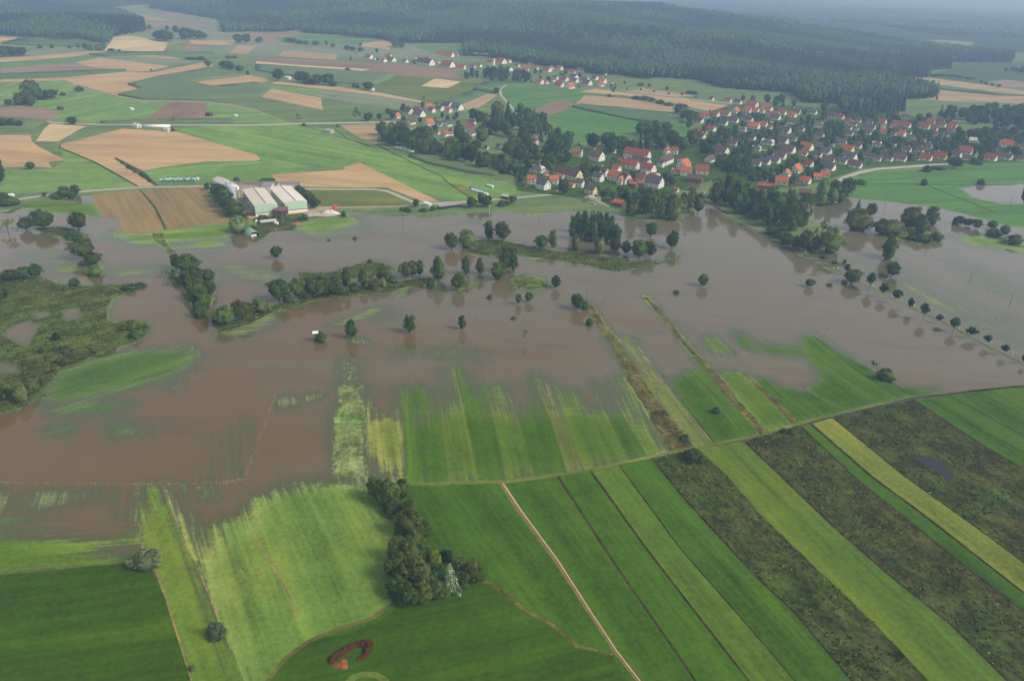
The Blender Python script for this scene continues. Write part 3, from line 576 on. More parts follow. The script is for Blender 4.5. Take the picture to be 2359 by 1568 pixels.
# how far the grass stands above the water: outlines with soft edges (metres), and how dry they are
DRY = [
 ([(262,533),(325,540),(385,531),(530,511),(545,528),(520,548),(440,556),(400,556),(330,562),(264,546)], 9, 1.0),
 ([(440,562),(520,553),(535,562),(480,572),(430,574)], 8, 0.62), ([(455,588),(500,584),(500,590),(455,593)], 6, 0.5),
 ([(250,622),(290,616),(370,612),(365,620),(300,634),(262,636)], 8, 0.68), ([(500,615),(560,614),(620,630),(645,645),(630,658),(590,640),(540,632)], 9, 0.75),
 ([(515,765),(545,745),(590,727),(630,720),(620,745),(570,770),(530,774)], 8, 0.85),
 ([(685,515),(760,495),(805,490),(825,512),(770,528),(720,540),(700,535)], 9, 1.0), ([(690,500),(840,500),(860,540),(720,552)], 14, 0.35),
 ([(-80,480),(40,480),(120,490),(232,500),(222,470),(60,455)], 6, 1.0), ([(1070,510),(1130,508),(1170,512),(1130,520)], 6, 0.45),
 (marsh, 3, 1.0),
 ([(118,885),(140,858),(200,832),(300,812),(430,803),(450,815),(436,845),(390,868),(300,890),(200,915),(110,922)], 7, 1.0),
 ([(105,930),(200,925),(300,924),(312,933),(250,950),(180,960),(130,952)], 9, 0.62), ([(108,985),(150,975),(178,985),(170,998),(110,1003)], 6, 0.62), ([(240,970),(285,960),(290,980),(335,998),(270,1003)], 8, 0.52),
 ([(370,895),(420,878),(430,884),(395,900)], 6, 0.45), ([(490,1000),(560,970),(580,985),(560,1090),(490,1095)], 14, 0.27), ([(640,925),(655,912),(690,915),(690,930),(645,935)], 4, 0.7), ([(690,915),(760,900),(760,910),(695,928)], 6, 0.45),
 ([(773,945),(838,930),(838,1098),(771,1096)], 4.6, 1.0), ([(773,885),(838,885),(838,950),(773,960)], 6, 0.6), ([(780,820),(800,820),(815,880),(790,890)], 7, 0.45), ([(774,830),(838,820),(838,900),(774,900)], 5, 0.36),
 ([(850,990),(870,970),(890,965),(915,975),(928,1000),(932,1100),(910,1092),(888,1062),(860,1045)], 4, 1.0), ([(870,945),(885,950),(900,970),(880,972)], 4, 0.55),
 ([(922,985),(940,975),(1010,965),(1030,950),(1060,930),(1110,915),(1125,950),(1165,945),(1185,960),(1215,955),(1234,935),(1262,940),(1290,950),(1330,940),(1372,950),(1400,955),(1420,945),(1442,960),(1540,1035),(1447,1065),(1334,1095),(934,1120)], 12, 1.0),
 ([(925,900),(960,890),(990,900),(1000,960),(930,970)], 12, 0.62), ([(1040,850),(1070,860),(1100,900),(1110,930),(1060,930)], 8, 0.8), ([(1110,890),(1150,890),(1180,930),(1130,950)], 10, 0.6), ([(1230,870),(1258,890),(1300,960),(1250,960)], 8, 0.75),
 ([(1280,900),(1330,900),(1350,940),(1290,945)], 9, 0.55), ([(1370,880),(1400,890),(1420,930),(1380,930)], 9, 0.5), ([(1420,870),(1440,880),(1500,960),(1450,950)], 9, 0.45), ([(1005,900),(1040,910),(1045,960),(1010,960)], 9, 0.45),
 ([(910,800),(960,800),(970,818),(915,822)], 9, 0.42), ([(980,805),(1020,805),(1040,830),(990,820)], 9, 0.36), ([(1035,800),(1110,810),(1110,835),(1045,830)], 10, 0.38),
 ([(1344,700),(1362,698),(1590,1010),(1545,1040),(1420,830)], 2.5, 0.62), ([(1430,870),(1480,865),(1600,1030),(1540,1045)], 5, 1.0),
 ([(1480,875),(1540,890),(1650,1022),(1600,1035)], 6, 1.0), ([(1425,770),(1457,778),(1500,840),(1545,900),(1490,880),(1445,810)], 6, 0.62),
 ([(1548,885),(1556,868),(1590,858),(1614,853),(1700,945),(1770,1000),(1645,1030),(1590,955)], 4, 1.0),
 ([(1478,683),(1492,680),(1650,860),(1772,995),(1740,1006),(1619,850)], 1.5, 0.9), ([(1580,790),(1655,862),(1772,995),(1740,1006),(1619,850)], 3, 1.0),
 ([(1655,866),(1672,856),(1712,864),(1830,970),(1768,1004)], 4, 1.0), ([(1700,862),(1712,858),(1840,972),(1820,978)], 2, 1.0),
 ([(1718,870),(1760,872),(1795,890),(1850,900),(1885,880),(1890,855),(1868,830),(1858,812),(1850,800),(1855,775),(1870,768),(1935,810),(2005,850),(2066,888),(2120,895),(2170,893),(2131,913),(2096,916),(1862,969),(1834,975)], 4, 1.0),
 ([(1745,790),(1780,795),(1820,800),(1852,795),(1862,820),(1800,818),(1752,812)], 6, 0.66), ([(1612,785),(1640,770),(1670,790),(1690,812),(1650,815)], 7, 0.62), ([(1690,760),(1720,770),(1740,810),(1700,800)], 6, 0.65),
 ([(-80,1215),(50,1222),(133,1240),(232,1268),(299,1288),(335,1295),(180,1316),(-80,1340)], 9, 1.0), ([(-80,1125),(0,1135),(60,1150),(60,1170),(-80,1190)], 9, 0.62), ([(60,1140),(150,1130),(240,1132),(250,1145),(180,1160),(60,1165)], 8, 0.56),
 ([(318,1175),(392,1160),(429,1257),(452,1297),(600,1640),(440,1640),(330,1300)], 8, 1.0), ([(320,1120),(385,1112),(395,1165),(320,1180)], 8, 0.42),
 ([(455,1290),(485,1288),(505,1225),(530,1205),(552,1200),(575,1215),(575,1180),(600,1160),(650,1130),(740,1118),(860,1112),(940,1170),(920,1420),(600,1640),(560,1640)], 7, 1.0), ([(410,1120),(450,1118),(450,1130),(415,1132)], 4, 0.5), ([(465,1120),(485,1118),(500,1150),(475,1145)], 5, 0.42), ([(450,1098),(480,1096),(480,1104),(450,1104)], 3, 0.5),
 ([(1640,480),(1700,505),(1768,543),(1768,550),(1700,520),(1660,500)], 2, 1.0), ([(1900,607),(2060,686),(2090,700),(2060,692),(1960,645)], 2, 0.45), ([(2080,697),(2178,740),(2268,788),(2440,868),(2440,882),(2268,797),(2178,747),(2093,707)], 2, 1.0), ([(1760,541),(1843,577),(1893,603),(1943,627),(1943,632),(1880,605)], 2, 0.9),
 ([(2205,548),(2260,541),(2310,553),(2300,572),(2240,567)], 7, 0.85), ([(2300,560),(2420,580),(2420,592),(2320,578)], 7, 0.5),
 ([(2050,620),(2200,680),(2358,760),(2420,790),(2420,830),(2250,760),(2100,690)], 25, 0.35), ([(2180,600),(2300,640),(2420,700),(2420,720),(2250,650)], 25, 0.34), ([(1880,590),(2000,600),(2100,620),(2050,610)], 15, 0.35), ([(1985,590),(2060,585),(2065,600)], 8, 0.35), ([(2160,690),(2230,705),(2240,715),(2180,702)], 5, 0.45),
 ([(50,580),(150,575),(190,600),(180,625),(120,625),(70,610)], 9, 0.38), ([(120,600),(160,595),(190,625),(165,635),(130,620)], 6, 0.55),
 ([(760,752),(800,735),(850,712),(890,704),(875,715),(820,738),(775,752)], 4, 0.7), ([(840,720),(910,712),(920,740),(850,745)], 10, 0.3), ([(900,690),(925,672),(945,668),(935,680)], 3, 0.7), ([(1480,560),(1560,560),(1565,590),(1500,570)], 6, 0.3), ([(800,780),(840,780),(845,792),(812,792)], 5, 0.5),
]
ISLES = [f for f in FIELDS if f[0] == 'island']
for f in ISLES: DRY.append((f[3], 2.0, 0.95))
PONDS = [([(2,770),(30,750),(60,740),(92,744),(85,765),(78,778),(60,800),(45,795)], 3), ([(140,716),(185,705),(182,735),(150,740)], 4), ([(70,722),(110,715),(115,730),(90,735)], 3), ([(-20,690),(10,700),(8,725),(-20,730)], 4), ([(-20,830),(40,840),(45,860),(-20,860)], 6),
         ([(1100,572),(1140,566),(1150,573),(1130,578)], 2), ([(205,1218),(207,1216),(208,1217)], 1)]

# ------------------------------------------------------------------ cut and build
def dens(pts, thin):
    """outline on the ground, with small natural wiggles"""
    P = []
    n = len(pts)
    for i in range(n):
        a = np.array(pts[i], float); b = np.array(pts[(i+1) % n], float)
        L = np.linalg.norm(b-a); k = max(1, int(L/12))
        for j in range(k): P.append(a+(b-a)*j/k)
    Q = hit(np.array(P))[:, :2]
    out = []
    for i in range(len(Q)):
        if not out or np.hypot(*(Q[i]-out[-1])) > 0.25: out.append(Q[i])
    return np.array(out)
def wiggle(Q, amp):
    x, y = Q[:, 0], Q[:, 1]
    d = np.stack([np.sin(x*0.21+y*0.13)+0.6*np.sin(x*0.53-y*0.47+1), np.sin(y*0.23-x*0.11+2)+0.6*np.sin(y*0.57+x*0.43)], 1)
    return Q + d*amp*0.6
def inside(poly, P):
    x, y = P[:, 0], P[:, 1]; c = np.zeros(len(P), bool)
    lo, hi = poly.min(0), poly.max(0)
    sel = (x >= lo[0]) & (x <= hi[0]) & (y >= lo[1]) & (y <= hi[1])
    idx = np.where(sel)[0]
    if len(idx) == 0: return c
    xs, ys = x[idx], y[idx]; cc = np.zeros(len(idx), bool); n = len(poly)
    for i in range(n):
        x0, y0 = poly[i]; x1, y1 = poly[(i+1) % n]
        if y0 == y1: continue
        cc ^= ((y0 > ys) != (y1 > ys)) & (xs < (x1-x0)*(ys-y0)/(y1-y0)+x0)
    c[idx] = cc
    return c
def sdist(poly, P):
    """signed distance, positive inside"""
    d = np.full(len(P), 1e9); n = len(poly)
    for i in range(n):
        a = poly[i]; b = poly[(i+1) % n]; ab = b-a; l2 = max(ab.dot(ab), 1e-9)
        t = np.clip(((P-a) @ ab)/l2, 0, 1); q = a + t[:, None]*ab
        d = np.minimum(d, np.hypot(P[:, 0]-q[:, 0], P[:, 1]-q[:, 1]))
    return np.where(inside(poly, P), d, -d)
WOODS = [   # forest outlines in the photograph: the wooded hills
 [(345,-8),(345,20),(507,47),(510,65),(517,76),(590,74),(650,74),(694,68),(697,76),(764,80),(800,82),(805,87),(877,90),(907,98),(952,100),(1067,100),(1067,130),(1115,130),(1179,142),(1230,150),(1304,160),(1394,175),(1420,172),(1491,184),(1504,179),(1554,181),(1604,185),(1661,203),(1768,211),(1818,213),(1850,238),(1931,240),(1931,262),(2018,265),(2085,257),(2068,228),(2110,229),(2160,227),(2158,212),(2055,197),(2038,182),(1990,180),(1940,192),(1898,172),(1920,165),(1983,174),(2136,180),(2143,162),(2188,160),(2192,145),(2330,145),(2335,134),(2200,116),(2050,96),(1900,74),(1700,46),(1500,15),(1300,2),(1179,-4),(1000,-12),(800,-18),(500,-20)],
 [(-40,80),(40,85),(80,89),(180,90),(240,104),(255,97),(262,86),(290,80),(335,72),(330,52),(290,34),(200,20),(150,16),(60,12),(-40,8)],
 [(-40,6),(100,10),(170,18),(182,8),(180,-8),(-40,-14)],
]
def stretch(pts):
    """carry outlines that leave the frame on to both sides along their own edges"""
    n = len(pts); out = list(pts)
    for i, (x, y) in enumerate(pts):
        far_ = 1 if x >= 2430 else (-1 if x <= -25 else 0)
        if not far_ or y < 60: continue
        nb = [pts[j % n] for j in (i-1, i+1) if -25 < pts[j % n][0] < 2430]
        if nb:
            a, b = nb[0]; sl_ = (y-b)/(x-a) if abs(x-a) > 1 else 0
            out[i] = (x+far_*420, y+far_*420*max(-.9, min(.9, sl_)))
        else: out[i] = (x+far_*420, y)
    return out
FIELDS = [(n_, f_, c_, stretch(p_), r_, o_) for n_, f_, c_, p_, r_, o_ in FIELDS]
fpoly = []
for name, fam, col, pts, row, o in FIELDS:
    Q = dens(pts, o.get('thin'))
    if not o.get('thin'): Q = wiggle(Q, 1.2 if o.get('flood') and fam == 'scrub' else 0.35)
    fpoly.append(Q)
wpoly = [dens(p, False) for p in WOODS]
wood_first = len(FIELDS)
pts = []; edges = []
for Q in fpoly + wpoly:
    b = len(pts); pts += [tuple(q) for q in Q]; edges += [(b+i, b+(i+1) % len(Q)) for i in range(len(Q))]
def grid(x0, x1, y0, y1, s):
    gx, gy = np.meshgrid(np.arange(x0, x1+.1, s), np.arange(y0, y1+.1, s)); n = gx.size
    return np.stack([gx.ravel()+RNG.uniform(-.3, .3, n)*s, gy.ravel()+RNG.uniform(-.3, .3, n)*s], 1)
def keep(P, boxes):
    k = np.ones(len(P), bool)
    for x0, x1, y0, y1 in boxes: k &= ~((P[:, 0] > x0) & (P[:, 0] < x1) & (P[:, 1] > y0) & (P[:, 1] < y1))
    return P[k]
B1 = (-440, 440, 125, 430); B2 = (-760, 760, 60, 780); B3 = (-1500, 1500, 0, 1700); B4 = (-3200, 3200, -100, 4400)
G = [grid(B1[0], B1[1], B1[2], B1[3], 4.0), keep(grid(*B2, 9), [B1]), keep(grid(*B3, 28), [B2]), keep(grid(*B4, 70), [B3]), keep(grid(-9000, 9000, -200, 14000, 420), [B4])]
G = np.concatenate(G + [np.array([(-9000, -200), (9000, -200), (9000, 14000), (-9000, 14000)])])
pts += [tuple(q) for q in G]
cv, ce, cf, _, _, _ = delaunay_2d_cdt([Vector(p) for p in pts], edges, [], 0, 1e-4)
GV = np.array([(v.x, v.y) for v in cv]); GF = np.array([tuple(f) for f in cf])
a, b, c = GV[GF[:, 0]], GV[GF[:, 1]], GV[GF[:, 2]]
ar = (b[:, 0]-a[:, 0])*(c[:, 1]-a[:, 1])-(b[:, 1]-a[:, 1])*(c[:, 0]-a[:, 0])
GF[ar < 0] = GF[ar < 0][:, ::-1]; GF = GF[np.abs(ar) > 1e-6]
cen = GV[GF].mean(1)
owner = np.full(len(GF), -1)
for i, Q in enumerate(wpoly): owner[inside(Q, cen)] = wood_first+i
for i, Q in enumerate(fpoly): owner[inside(Q, cen)] = i
far_plain = (owner == -1) & ((cen[:, 1] > 3300) | ((cen[:, 0]/np.maximum(cen[:, 1], 1) > 0.1) & (cen[:, 1] > 2500)))
owner[far_plain] = wood_first+len(wpoly)
# dryness of every point that lies in the flood
dry = np.ones(len(GV))
fl = [i for i, f in enumerate(FIELDS) if f[5].get('flood') or f[5].get('flood') == 1]
vs = np.unique(GF[np.isin(owner, fl)])
P = GV[vs]; dv = np.zeros(len(vs))
for px, fe, lv in DRY:
    if .4 <= lv < .8: lv = min(.82, lv+.14)
    Q = hit(np.array(px, float))[:, :2]
    lo, hi = Q.min(0)-fe*3, Q.max(0)+fe*3
    sel = np.where((P > lo).all(1) & (P < hi).all(1))[0]
    if len(sel) == 0: continue
    fe = fe*1.7 if (lv >= .8 and fe >= 4) else fe; s = sdist(Q, P[sel]); dv[sel] = np.maximum(dv[sel], lv*sstep((s+fe)/(2*fe)))
for px, fe in PONDS:
    Q = hit(np.array(px, float))[:, :2]; s = sdist(Q, P); dv *= 1-sstep((s+fe)/(2*fe))
dry[vs] = dv
GZ = H(GV[:, 0], GV[:, 1])
def ground_obj(name, fam, col, tri, row=None, maize=0, soft=0.0):
    used, inv = np.unique(tri, return_inverse=True); tri2 = inv.reshape(-1, 3)
    V = np.stack([GV[used][:, 0], GV[used][:, 1], GZ[used]], 1); dr = dry[used]
    if maize:
        n = len(V); T = V.copy(); T[:, 2] += 2.3 + RNG.uniform(-.15, .15, n)
        e = np.concatenate([tri2[:, [0, 1]], tri2[:, [1, 2]], tri2[:, [2, 0]]])
        key = np.sort(e, 1); kk = key[:, 0].astype(np.int64)*len(V)+key[:, 1]
        u, ix, cnt = np.unique(kk, return_index=True, return_counts=True); be = e[ix[cnt == 1]]
        sk = np.concatenate([np.stack([be[:, 0], be[:, 1], be[:, 1]+n], 1), np.stack([be[:, 0], be[:, 1]+n, be[:, 0]+n], 1)])
        tri2 = np.concatenate([tri2+n, sk]); V = np.concatenate([V, T]); dr = np.concatenate([dr, dr])
    me = mesh_np(name, V, tri2, 3, M[fam], [('dry', 'POINT', 'FLOAT', dr)], smooth=not maize)
    o = bpy.data.objects.new(name, me); COL.objects.link(o)
    o.color = col; o['kind'] = 'stuff' if maize else 'structure'
    ang = 0.3
    if row is not None:
        q = hit(np.array(row, float)); ang = math.atan2(q[1][1]-q[0][1], q[1][0]-q[0][0])
    o['row'] = float(ang); o['soft'] = float(soft)
    return o
byname = {}
for i, (name, fam, col, px, row, o) in enumerate(FIELDS):
    t = GF[owner == i]
    if len(t): ob = ground_obj(name, fam, col, t, row, o.get('maize', 0), o.get('soft', 0))
ground_obj('ground', 'meadow', lin(98,118,70), GF[(owner == -1) & (cen[:, 1] >= 470)])
ground_obj('ground', 'meadow', C['lush'], GF[(owner == -1) & (cen[:, 1] < 470)])
wg = GF[owner >= wood_first]
ground_obj('forest_floor', 'scrub', lin(52, 66, 38), wg)
# ================================================================== TREES
def rand_unit(n, rng):
    v = rng.normal(size=(n, 3)); return v/np.linalg.norm(v, axis=1)[:, None]
def leaf_cloud(clumps, n_leaf, size, rng, up=0.35):
    """small leaf-spray quads over the outside of many clumps; clumps: (centre, radius, tint)"""
    C_, R_, T_ = zip(*clumps); C_ = np.array(C_); R_ = np.array(R_); T_ = np.array(T_)
    pr = R_**2; k = rng.choice(len(C_), n_leaf, p=pr/pr.sum())
    d = rand_unit(n_leaf, rng); d[:, 2] = np.where(d[:, 2] < -0.25, -d[:, 2]*0.8, d[:, 2])
    d /= np.linalg.norm(d, axis=1)[:, None]
    p = C_[k] + d*R_[k][:, None]*rng.uniform(0.75, 1.08, n_leaf)[:, None]
    nrm = d + rand_unit(n_leaf, rng)*0.55 + np.array([0, 0, up]); nrm /= np.linalg.norm(nrm, axis=1)[:, None]
    t = np.cross(nrm, rand_unit(n_leaf, rng)); t /= np.linalg.norm(t, axis=1)[:, None]
    b = np.cross(nrm, t)
    s = size*rng.uniform(0.6, 1.4, n_leaf)[:, None]; s2 = s*rng.uniform(0.6, 1.1, (n_leaf, 1))
    V = np.stack([p-t*s-b*s2*0.3, p-b*s2, p+t*s+b*s2*0.2, p+b*s2], 1).reshape(-1, 3)
    Fq = np.arange(n_leaf*4).reshape(-1, 4)
    return V, Fq, np.clip(T_[k] + rng.normal(0, 0.16, n_leaf), 0, 1)
def core(rng, rx, rz, cz, n=7, m=10):
    V = []; 
    for i in range(n+1):
        th = math.pi*i/n
        for j in range(m):
            ph = 2*math.pi*j/m; r = 1+rng.uniform(-.12, .12)
            V.append((rx*r*math.sin(th)*math.cos(ph), rx*r*math.sin(th)*math.sin(ph), cz+rz*r*math.cos(th)))
    Fq = [(i*m+j, (i+1)*m+j, (i+1)*m+(j+1) % m, i*m+(j+1) % m) for i in range(n) for j in range(m)]
    return np.array(V), np.array(Fq)
def crown_arrays(kind, seed, q=1.0):
    rng = np.random.default_rng(seed); cl = []
    ph = rng.uniform(0, 6.28, 4)
    lobe = lambda a, z: 1 + 0.20*math.sin(2*a+ph[0]+3*z) + 0.14*math.sin(3*a+ph[1]-5*z) + 0.10*math.sin(9*z+ph[2])
    def shell(n, rx, z0, z1, shape, rad):
        for _ in range(n):
            t = rng.uniform(0, 1)**0.85; z = z0+(z1-z0)*t; w_ = shape(t)*rx
            a = rng.uniform(0, 2*math.pi); rr = w_*math.sqrt(rng.uniform(0.25, 1))*lobe(a, z)
            cl.append(((rr*math.cos(a), rr*math.sin(a), z), rad*rng.uniform(0.7, 1.25)*(0.6+0.5*shape(t)), rng.uniform(0.15, 0.95)))
    if kind == 'r':
        lop = rng.uniform(-.06, .06, 2)
        shell(46, 0.40, 0.20, 0.93, lambda t: math.sqrt(max(0.02, 1-(1.75*t-0.72)**2)) if t > 0.1 else 0.62, 0.125)
        cl = [((c[0]+lop[0]*c[2], c[1]+lop[1]*c[2], c[2]), r, t) for c, r, t in cl]
        nl, sz, co = 3000, 0.026, core(rng, 0.36, 0.34, 0.50)
    elif kind == 't':
        shell(44, 0.36, 0.10, 0.95, lambda t: max(0.34, math.sin(math.pi*min(1, 0.20+0.72*t))**0.6*(1.0-0.25*t)), 0.135)
        nl, sz, co = 2600, 0.024, core(rng, 0.26, 0.38, 0.48)
    elif kind == 'w':
        shell(50, 0.43, 0.10, 0.90, lambda t: math.sqrt(max(0.02, 1-(t*0.97)**2)), 0.115)
        nl, sz, co = 3200, 0.021, core(rng, 0.38, 0.42, 0.40)
    elif kind == 'a':
        shell(34, 0.40, 0.46, 0.93, lambda t: math.sqrt(max(0.04, 1-(2*t-1)**2)), 0.13)
        nl, sz, co = 2000, 0.028, core(rng, 0.36, 0.24, 0.70)
    elif kind == 'b':
        shell(36, 0.42, 0.05, 0.85, lambda t: math.sqrt(max(0.03, 1-t**2)), 0.14)
        nl, sz, co = 2200, 0.030, core(rng, 0.38, 0.42, 0.34)
    elif kind == 's':
        for _ in range(20):
            z = rng.uniform(0.35, 0.96); a = rng.uniform(0, 6.3); rr = 0.34*rng.uniform(0.3, 1)*(1.25-0.7*abs(z-0.6))
            cl.append(((rr*math.cos(a), rr*math.sin(a), z), rng.uniform(0.06, 0.12), rng.uniform(0.3, 1)))
        nl, sz, co = 1100, 0.024, None
    else:  # c, a spruce: whorls of drooping branches
        for lv in range(13):
            t = lv/12; z = 0.08+0.88*t; rr = 0.40*(1-t)**0.85+0.015
            for j in range(max(4, int(11*(1-t)))):
                a = rng.uniform(0, 6.3)
                for f in (0.35, 0.7, 1.0): cl.append(((rr*f*math.cos(a), rr*f*math.sin(a), z-0.05*f), 0.05+0.035*(1-t), rng.uniform(0.15, 0.9)))
        nl, sz, co = 2600, 0.024, None
    nl = int(nl*q)
    V, Fq, T = leaf_cloud(cl, nl, sz/math.sqrt(q), rng)
    if co is not None:
        V2, F2 = co; F2 = F2 + len(V); V = np.concatenate([V, V2]); Fq = np.concatenate([Fq, F2]); T = np.concatenate([T, np.full(len(F2), 0.35)])
    return V, Fq, T
def crown_mesh(kind, seed):
    V, Fq, T = crown_arrays(kind, seed)
    return mesh_np('crown', V, Fq, 4, M['leaf'], [('tint', 'FACE', 'FLOAT', T)])
def trunk_mesh(kind, seed):
    rng = random.Random(seed); mb = MB()
    top = {'a': 0.62, 'c': 0.9, 't': 0.75, 's': 0.85}.get(kind, 0.6)
    rr = {'s': 0.022, 'a': 0.02}.get(kind, 0.03)
    bend = (rng.uniform(-.03, .03), rng.uniform(-.03, .03))
    mid = (bend[0], bend[1], top*0.5); tp = (bend[0]*1.6, bend[1]*0.4, top)
    mb.tube((0, 0, -0.03), mid, rr, rr*0.75); mb.tube(mid, tp, rr*0.75, rr*0.3)
    for i in range(11 if kind == 's' else 6):
        t = rng.uniform(0.35, 0.95); a = rng.uniform(0, 6.3); L = (0.36 if kind == 's' else 0.26)*(1.15-t*0.5)
        s = (bend[0]*t, bend[1]*t, top*t)
        mb.tube(s, (s[0]+L*math.cos(a), s[1]+L*math.sin(a), s[2]+L*rng.uniform(0.5, 1.0)), rr*0.45*(1.1-t*0.5), rr*0.1, 5)
    me = bpy.data.meshes.new('trunk'); me.from_pydata([tuple(v) for v in mb.V], [], mb.F); me.materials.append(M['bark']); me.shade_smooth(); me.update()
    return me
NV = dict(r=4, t=3, w=2, a=2, b=3, s=2, c=2)
CROWN = {k_: [crown_mesh(k_, 100+ord(k_)*7+i) for i in range(n)] for k_, n in NV.items()}
TRUNK = {k_: [trunk_mesh(k_, 300+ord(k_)*7+i) for i in range(n)] for k_, n in NV.items()}
KCOL = dict(r=lin(60, 78, 34), t=lin(57, 75, 35), w=lin(88, 104, 60), a=lin(52, 72, 32), b=lin(58, 78, 36), s=lin(82, 94, 50), c=lin(38, 58, 34))
KWORD = dict(r='broad dark green tree', t='tall narrow green tree', w='pale grey green willow', a='round young tree', b='low dark green bush', s='sparse bare limbed tree', c='dark pointed spruce')
KNAME = dict(r='broadleaf_tree', t='tall_tree', w='willow_tree', a='avenue_tree', b='bush', s='sparse_tree', c='spruce_tree')
TREES = []    # dict(x,y,h,w px ; kind ; group ; phrase ; shared)
def tgroup(group, phrase, items, shared=False, col=None):
    for it in items:
        x, y, h, w_, k_ = it[:5]
        TREES.append(dict(x=x, y=y, h=h, w=w_, k=k_, g=group, ph=phrase, sh=shared, col=it[5] if len(it) > 5 else col))
DK = lin(40, 60, 30); PALE = lin(106, 120, 72); YG = lin(98, 110, 46); OLV = lin(74, 84, 42); PUR = lin(62, 54, 52)
tgroup('trees standing in the flood at the left edge', 'in the flood left of the stubble field', [(20,538,33,34,'s'),(61,530,30,37,'r'),(104,527,43,54,'r'),(182,530,42,47,'r'),(170,552,27,34,'b'),(195,595,42,57,'r'),(205,594,20,16,'w'),(217,612,34,34,'r'),(222,635,26,30,'w')])
tgroup('trees along the top of the marsh', 'along the far edge of the marsh', [(22,645,25,38,'r'),(57,643,28,33,'r'),(82,640,32,36,'r'),(12,687,38,36,'r'),(-3,702,40,30,'r'),(172,657,18,26,'b'),(128,665,7,18,'b'),(151,668,9,16,'b'),(300,668,16,26,'b'),(286,667,12,12,'b'),(322,660,10,30,'b')])
tgroup('bushes on the marsh', 'on the reedy marsh at the left', [(130,782,18,18,'b',DK),(305,755,19,45,'b',OLV),(312,778,22,26,'b'),(165,830,18,50,'b',OLV),(100,855,24,60,'b',OLV),(70,880,28,70,'b',OLV),(40,905,36,46,'w',OLV),(75,905,34,40,'r',OLV),(15,925,55,34,'s'),(52,925,48,34,'w'),(-5,930,60,50,'r',DK),(150,810,16,40,'b',OLV),(240,805,14,60,'b',OLV),(95,812,12,14,'b',DK),(120,830,20,44,'b',OLV)])
tgroup('trees on the wooded spit', 'on the wooded spit beside the marsh', [(410,620,36,32,'r'),(437,636,50,52,'r'),(405,642,26,28,'w'),(428,655,30,32,'r'),(462,692,50,48,'r'),(480,650,30,32,'r'),(487,674,28,28,'r'),(440,692,30,30,'w'),(462,730,40,38,'b'),(382,640,18,24,'s'),(450,662,46,44,'r'),(470,708,30,34,'r'),(440,672,34,22,'s')])
tgroup('trees at the left end of the long island', 'at the left end of the long island', [(520,747,42,50,'r'),(560,735,45,46,'r'),(592,713,24,30,'r'),(605,716,28,36,'w'),(575,722,24,30,'r'),(500,740,20,26,'b')])
tgroup('trees in the row on the long island', 'in the row on the long island', [(642,692,49,54,'r'),(663,694,20,24,'b'),(687,687,47,34,'r'),(720,682,42,44,'r'),(745,680,46,50,'r'),(768,678,42,42,'r'),(797,664,47,30,'t'),(836,660,42,26,'t'),(860,667,27,32,'r',OLV),(882,659,20,18,'w',YG),(887,652,38,36,'r'),(935,642,39,32,'r'),(950,638,38,34,'r'),(966,636,36,22,'r'),(700,684,28,30,'b'),(780,676,24,34,'b'),(815,668,18,30,'b'),(905,650,16,24,'b')])
tgroup('trees on the curved spit', 'on the curved spit right of the long island', [(1010,647,54,45,'t'),(992,663,26,22,'b'),(1055,667,40,38,'r'),(1072,632,42,28,'t'),(1105,631,36,26,'t'),(1147,645,40,40,'r'),(1165,628,64,42,'t'),(1182,628,58,26,'t'),(1150,610,40,28,'s'),(1175,612,44,30,'r'),(1068,655,22,14,'w',PALE)])
tgroup('tree pairs on the middle island', 'near the round grassy middle island', [(1040,575,39,36,'r'),(1075,570,42,37,'w'),(1125,550,41,30,'t'),(1157,555,44,40,'r'),(1246,573,31,33,'r'),(1272,571,39,29,'t')])
tgroup('trees alone in the flood', 'standing alone in the open flood', [(636,596,30,25,'r'),(852,605,9,13,'b'),(1128,687,10,14,'b'),(818,551,7,10,'b',OLV),(757,554,5,7,'b',OLV),(740,786,25,27,'b'),(809,779,44,32,'t'),(943,766,42,34,'t'),(1064,759,34,21,'t'),(1208,791,33,12,'s'),(1194,701,26,15,'r'),(1217,696,24,18,'r'),(1279,664,30,24,'r'),(1329,713,38,34,'r'),(1347,711,20,18,'b'),(1358,749,18,17,'b'),(1183,735,7,14,'b',OLV),(1619,660,29,26,'r'),(1558,676,9,14,'b'),(1863,661,19,22,'r'),(1910,658,7,13,'b'),(793,500,10,10,'b')])
tgroup('poplars of the square grove', 'in the square grove in the flood', [(1318,550,50,27,'t'),(1335,552,52,27,'t'),(1350,554,54,27,'t'),(1366,557,54,28,'t'),(1384,555,52,27,'t'),(1396,560,52,26,'t'),(1410,562,48,26,'t'),(1421,565,40,24,'t'),(1328,536,46,26,'t'),(1345,537,48,26,'t'),(1362,538,50,26,'t'),(1378,539,52,26,'t'),(1393,542,50,26,'t'),(1406,546,46,26,'t')], shared=True, col=lin(60, 88, 46))
tgroup('trees round the square grove', 'near the square poplar grove', [(1325,577,38,23,'w'),(1380,584,38,30,'w'),(1415,584,36,26,'r'),(1441,586,30,24,'r'),(1470,594,40,44,'r'),(1495,592,36,34,'r'),(1547,573,42,30,'r'),(1498,546,32,30,'r')])
tgroup('trees on the bank by the road', 'on the bank beyond the flooded road', [(1908,579,56,64,'w',lin(78,98,48)),(1886,574,64,40,'s'),(1850,579,50,42,'r'),(1830,573,30,30,'r'),(1811,561,27,32,'b'),(1878,578,34,34,'r'),(1790,548,24,28,'b'),(1868,575,26,30,'b'),(1775,540,20,26,'b')])
